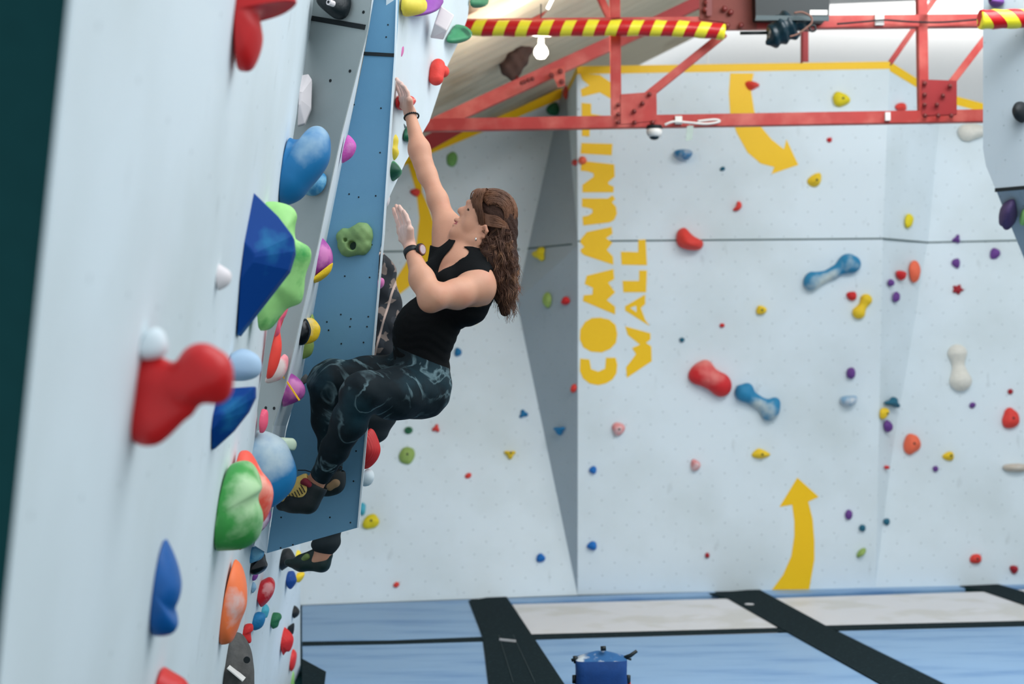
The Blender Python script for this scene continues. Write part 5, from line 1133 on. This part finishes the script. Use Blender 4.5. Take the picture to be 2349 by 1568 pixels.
def lock(vs,fs,a,b,amp,turns,r,z0,z1,n=26):
    ph=rd.uniform(0,6.28); A0=P(a[0],a[1],z0);B0=P(b[0],b[1],z1); d=(B0-A0).normalized(); s=d.cross(FW).normalized(); u=d.cross(s); pts=[];rr=[]
    bend=s*rd.uniform(-.02,.02)+u*rd.uniform(-.012,.012)
    for i in range(n):
        t=i/(n-1); k=amp*min(1,t*1.6+.15); pts.append(A0.lerp(B0,t)+bend*math.sin(t*3.14)+(s*math.cos(ph+turns*6.28*t)+u*math.sin(ph+turns*6.28*t))*k); rr.append(r*(1-.65*t**2))
    tube(vs,fs,pts,rr,5)
vs=[];fs=[]
for i in range(190):   # long wavy locks down the back, each a bundle of fine strands
    t=rd.random(); ax_,ay_=1106+66*t+rd.uniform(-5,5),530+rd.uniform(-12,36)-t*10
    end=rd.choice([(1148,700),(1160,726),(1170,700),(1150,665),(1184,660),(1130,645),(1108,606),(1186,625),(1174,722),(1140,692),(1182,690),(1100,590)])
    bx_,by_=end[0]+rd.uniform(-8,8)+(t-.5)*10,end[1]+rd.uniform(-22,12); zz=ZH+rd.uniform(-.085,.07); tn=rd.uniform(2.5,4.5); am=rd.uniform(.003,.008); ph0=rd.uniform(0,6.28)
    A0=P(ax_,ay_,zz);B0=P(bx_,by_,zz-.015+rd.uniform(-.02,.02)); d=(B0-A0).normalized(); s=d.cross(FW).normalized(); u=d.cross(s); bend=s*rd.uniform(-.018,.018)+u*rd.uniform(-.012,.012)
    for k in range(8):
        o1_=s*rd.gauss(0,.0035)+u*rd.gauss(0,.0035); o2_=s*rd.gauss(0,.007)+u*rd.gauss(0,.006); ln=rd.uniform(.82,1.05); pts=[];rr=[]; dp=rd.uniform(-.5,.5); r0=rd.uniform(.0006,.0012)
        for m_ in range(30):
            q=m_/29*ln; kk=am*min(1,q*1.6+.1)
            pts.append(A0.lerp(B0,q)+bend*math.sin(q*3.14)+o1_.lerp(o2_,q)+(s*math.cos(ph0+dp+tn*6.28*q)+u*math.sin(ph0+dp+tn*6.28*q))*kk); rr.append(r0*(1-.5*q*q))
        tube(vs,fs,pts,rr,4)
pyd('curls',vs,fs,mat('hair_brown_light',(92,60,44),.5,.4,60,col2=(158,112,80),c2=(.48,.66),c2scale=24,spec=.4),hair,True)
vs=[];fs=[]
for i in range(1500):   # combed strands over the crown towards the clip at the back
    t=i/1500; side=rd.uniform(-1,1)
    jr=rd.uniform(-.01,.045); wv_=rd.uniform(0,6.28); th_=rd.uniform(-.35,1.35)  # around the hairline from brow to crown
    lat0=side*1.25; a0=.25+max(0,th_)*.9+abs(side)*.15; pts=[]
    for k in range(15):
        q=k/14; ang=a0+(3.25-a0)*q; lat=lat0*(1-.35*q)+.05*math.sin(q*7+wv_)
        w_=1.02+jr; v=P(1130,490,ZH)+(HF*math.cos(ang)*.0885*math.cos(lat)+HU*math.sin(ang)*.0905*math.cos(lat)+L_*.0800*math.sin(lat))*w_
        v+=(-HU)*(.030*q*q)*(abs(lat)>.5)
        v+=Vector((noise.noise(v*30+Vector((i,0,0))),noise.noise(v*30+Vector((0,i,0))),0))*.003
        pts.append(v)
    tube(vs,fs,pts,[.0011+.0003*math.sin(k*.8+i) for k in range(15)],4)
# bangs sweeping over the temple
for i in range(220):
    s_=rd.uniform(0,1); z_=ZH-.035-.032*s_
    a=(1092+20*s_+rd.uniform(-3,3),436+rd.uniform(-3,4)); c=(1082+22*s_,455+10*s_); b=(1089+20*s_+rd.uniform(-3,3),500+18*s_+rd.uniform(-14,8))
    pts=[P(*q) for q in catmull([(a[0]+8,a[1]+2,ZH-.02),(a[0],a[1],z_),(c[0]+rd.uniform(-2,2),c[1],z_-.014),(b[0]-3,(c[1]+b[1])/2,z_-.016),(b[0],b[1],z_-.010)],4,False)]
    tube(vs,fs,pts,[.0010*(1-.5*k/len(pts)) for k in range(len(pts))],4)
for i in range(80):
    s_=rd.uniform(-1,1); pts=[P(*q) for q in catmull([(1112,434,ZH+s_*.03),(1094,433+abs(s_)*3,ZH+s_*.035),(1083,441,ZH+s_*.035),(1079,454+rd.uniform(-3,4),ZH+s_*.034)],5,False)]
    tube(vs,fs,[p+Vector((rd.uniform(-.001,.001),0,rd.uniform(-.001,.001))) for p in pts],.0009,4)
for i in range(200):    # strands from temple back over the ear to the clip
    s_=rd.random(); pts=[P(*q) for q in catmull([(1100+8*s_,485+25*s_,ZH-.066),(1120,492+26*s_,ZH-.084),(1145,500+22*s_+rd.uniform(-3,3),ZH-.082+rd.uniform(-.003,.003)),(1170,522+rd.uniform(-5,5),ZH-.055)],5,False)]
    tube(vs,fs,pts,.001,4)
pyd('strands',vs,fs,mat('hair_brown_mid',(90,56,38),.45,.4,60,col2=(134,88,60),c2=(.40,.75),c2scale=14,spec=.4),hair,True)
# ------------------------------------------------------------------ second climber, mostly behind the blue panel
M_plaid=bpy.data.materials.new('plaid_flannel'); M_plaid.use_nodes=True; nt=M_plaid.node_tree; b=nt.nodes['Principled BSDF']
tc=nd(nt,'ShaderNodeTexCoord'); mp=nd(nt,'ShaderNodeMapping'); mp.inputs['Rotation'].default_value=(0,1.3,0); nt.links.new(tc.outputs['Object'],mp.inputs[0])
dn_=nd(nt,'ShaderNodeSeparateXYZ'); nt.links.new(mp.outputs[0],dn_.inputs[0])
jit=math_(nt,'MULTIPLY',math_(nt,'SUBTRACT',noise_(nt,9,3),.5),.2)
fx=math_(nt,'LESS_THAN',math_(nt,'FRACT',math_(nt,'DIVIDE',math_(nt,'ADD',dn_.outputs[0],jit),.07)),.5)
fz=math_(nt,'LESS_THAN',math_(nt,'FRACT',math_(nt,'DIVIDE',math_(nt,'ADD',dn_.outputs[2],jit),.085)),.55)
fy=math_(nt,'LESS_THAN',math_(nt,'FRACT',math_(nt,'DIVIDE',math_(nt,'ADD',dn_.outputs[2],.03),.085)),.1)
c1_=mixc(nt,fx,lin((120,104,96)),lin((38,42,48))); c2_=mixc(nt,fz,c1_,lin((24,28,34))); nt.links.new(mixc(nt,fy,c2_,lin((186,160,148))),b.inputs['Base Color']); b.inputs['Roughness'].default_value=.9
z2=6.15
second=empty('person',P(850,820,z2),'climber in plaid shirt and dark trousers mostly hidden behind the blue panel','person')
tor2=[C2((842,630,z2),.095,(856,760,z2),.105,.06),C2((858,760,z2),.10,(856,850,z2),.10,.06),C2((842,600,z2-.14),.05,(842,600,z2+.14),.05,.04),C2((858,640,z2),.075,(880,740,z2),.065,.06)]
hd2=[Cap(Pn(818,505,z2),.075,Pn(822,520,z2),.07,.02),C2((832,590,z2),.05,(822,540,z2),.045,.03)]
ar2=[C2((842,600,z2-.16),.045,(800,560,z2-.14),.038,.03),C2((800,560,z2-.14),.036,(778,450,z2-.1),.024,.03),C2((778,450,z2-.1),.03,(775,425,z2-.08),.02,.02),
 C2((842,600,z2+.16),.045,(820,500,z2+.22),.038,.03),C2((820,500,z2+.22),.036,(800,390,z2+.22),.024,.03),C2((800,390,z2+.22),.03,(798,368,z2+.22),.02,.02)]
le2=[C2((862,880,z2-.08),.095,(850,955,z2-.05),.085,.05),C2((850,958,z2-.05),.08,(795,1030,z2),.062,.04),C2((795,1030,z2),.06,(770,1150,z2),.055,.03),C2((770,1150,z2),.055,(746,1250,z2),.042,.03),C2((746,1250,z2),.034,(738,1278,z2),.03,.03),
 C2((850,870,z2+.1),.095,(740,940,z2+.12),.065,.05),C2((740,940,z2+.12),.062,(745,1100,z2+.14),.045,.04),C2((745,1100,z2+.14),.04,(738,1150,z2+.14),.03,.03)]
ft2=[C2((738,1278,z2),.032,(715,1290,z2),.03,.03),C2((745,1150,z2+.14),.03,(700,1170,z2+.14),.025,.03)]
field_obj('body',Field(tor2+hd2+ar2+le2+ft2),.008,M_skin,second,1)
field_obj('hair',Field([Cap(Pn(822,500,z2),.080,Pn(832,515,z2),.075,.02)],[Half(Pn(800,505,z2),RT,0)]),.008,M_hair,second)
field_obj('plaid_shirt',Field(tor2+[ar2[0],ar2[3]],inflate=.012,bumps=lambda p:.006*np.sin(p[:,2]*50+p[:,0]*30),inter=[Half(Pn(858,828,z2),-UP*-1*-1,0)]),.007,M_plaid,second,1)
field_obj('trousers',Field([tor2[1]]+le2[:4]+le2[5:7],inflate=.014,bumps=lambda p:.006*np.sin(p[:,2]*70),inter=[Half(Pn(858,815,z2),UP,0)]),.007,mat('dark_trousers',(28,38,42),.9,.25),second,1)
zs=z2
shf=Field([C2((748,1272,zs),.030,(738,1292,zs),.034,.02),C2((738,1292,zs),.034,(690,1294,zs),.028,.02),C2((690,1294,zs),.028,(660,1290,zs),.016,.02),C2((722,1268,zs),.020,(695,1284,zs),.025,.03)],[Cap(Pn(740,1262,zs),.026,Pn(748,1240,zs),.03,.005)])
s2=field_obj('shoe',shf,.005,mat('shoe_dark_green',(18,40,38),.5,.3),second,1)
field_obj('toe_patch',Field([C2((704,1276,zs-.025),.014,(694,1284,zs-.02),.012,.01)]),.004,mat('shoe_lime',(112,132,70),.6,.1),s2)
field_obj('shoe',Field([C2((745,1148,z2+.14),.034,(700,1172,z2+.14),.026,.03)]),.007,MATS['shoe_dark_green'],second,1)
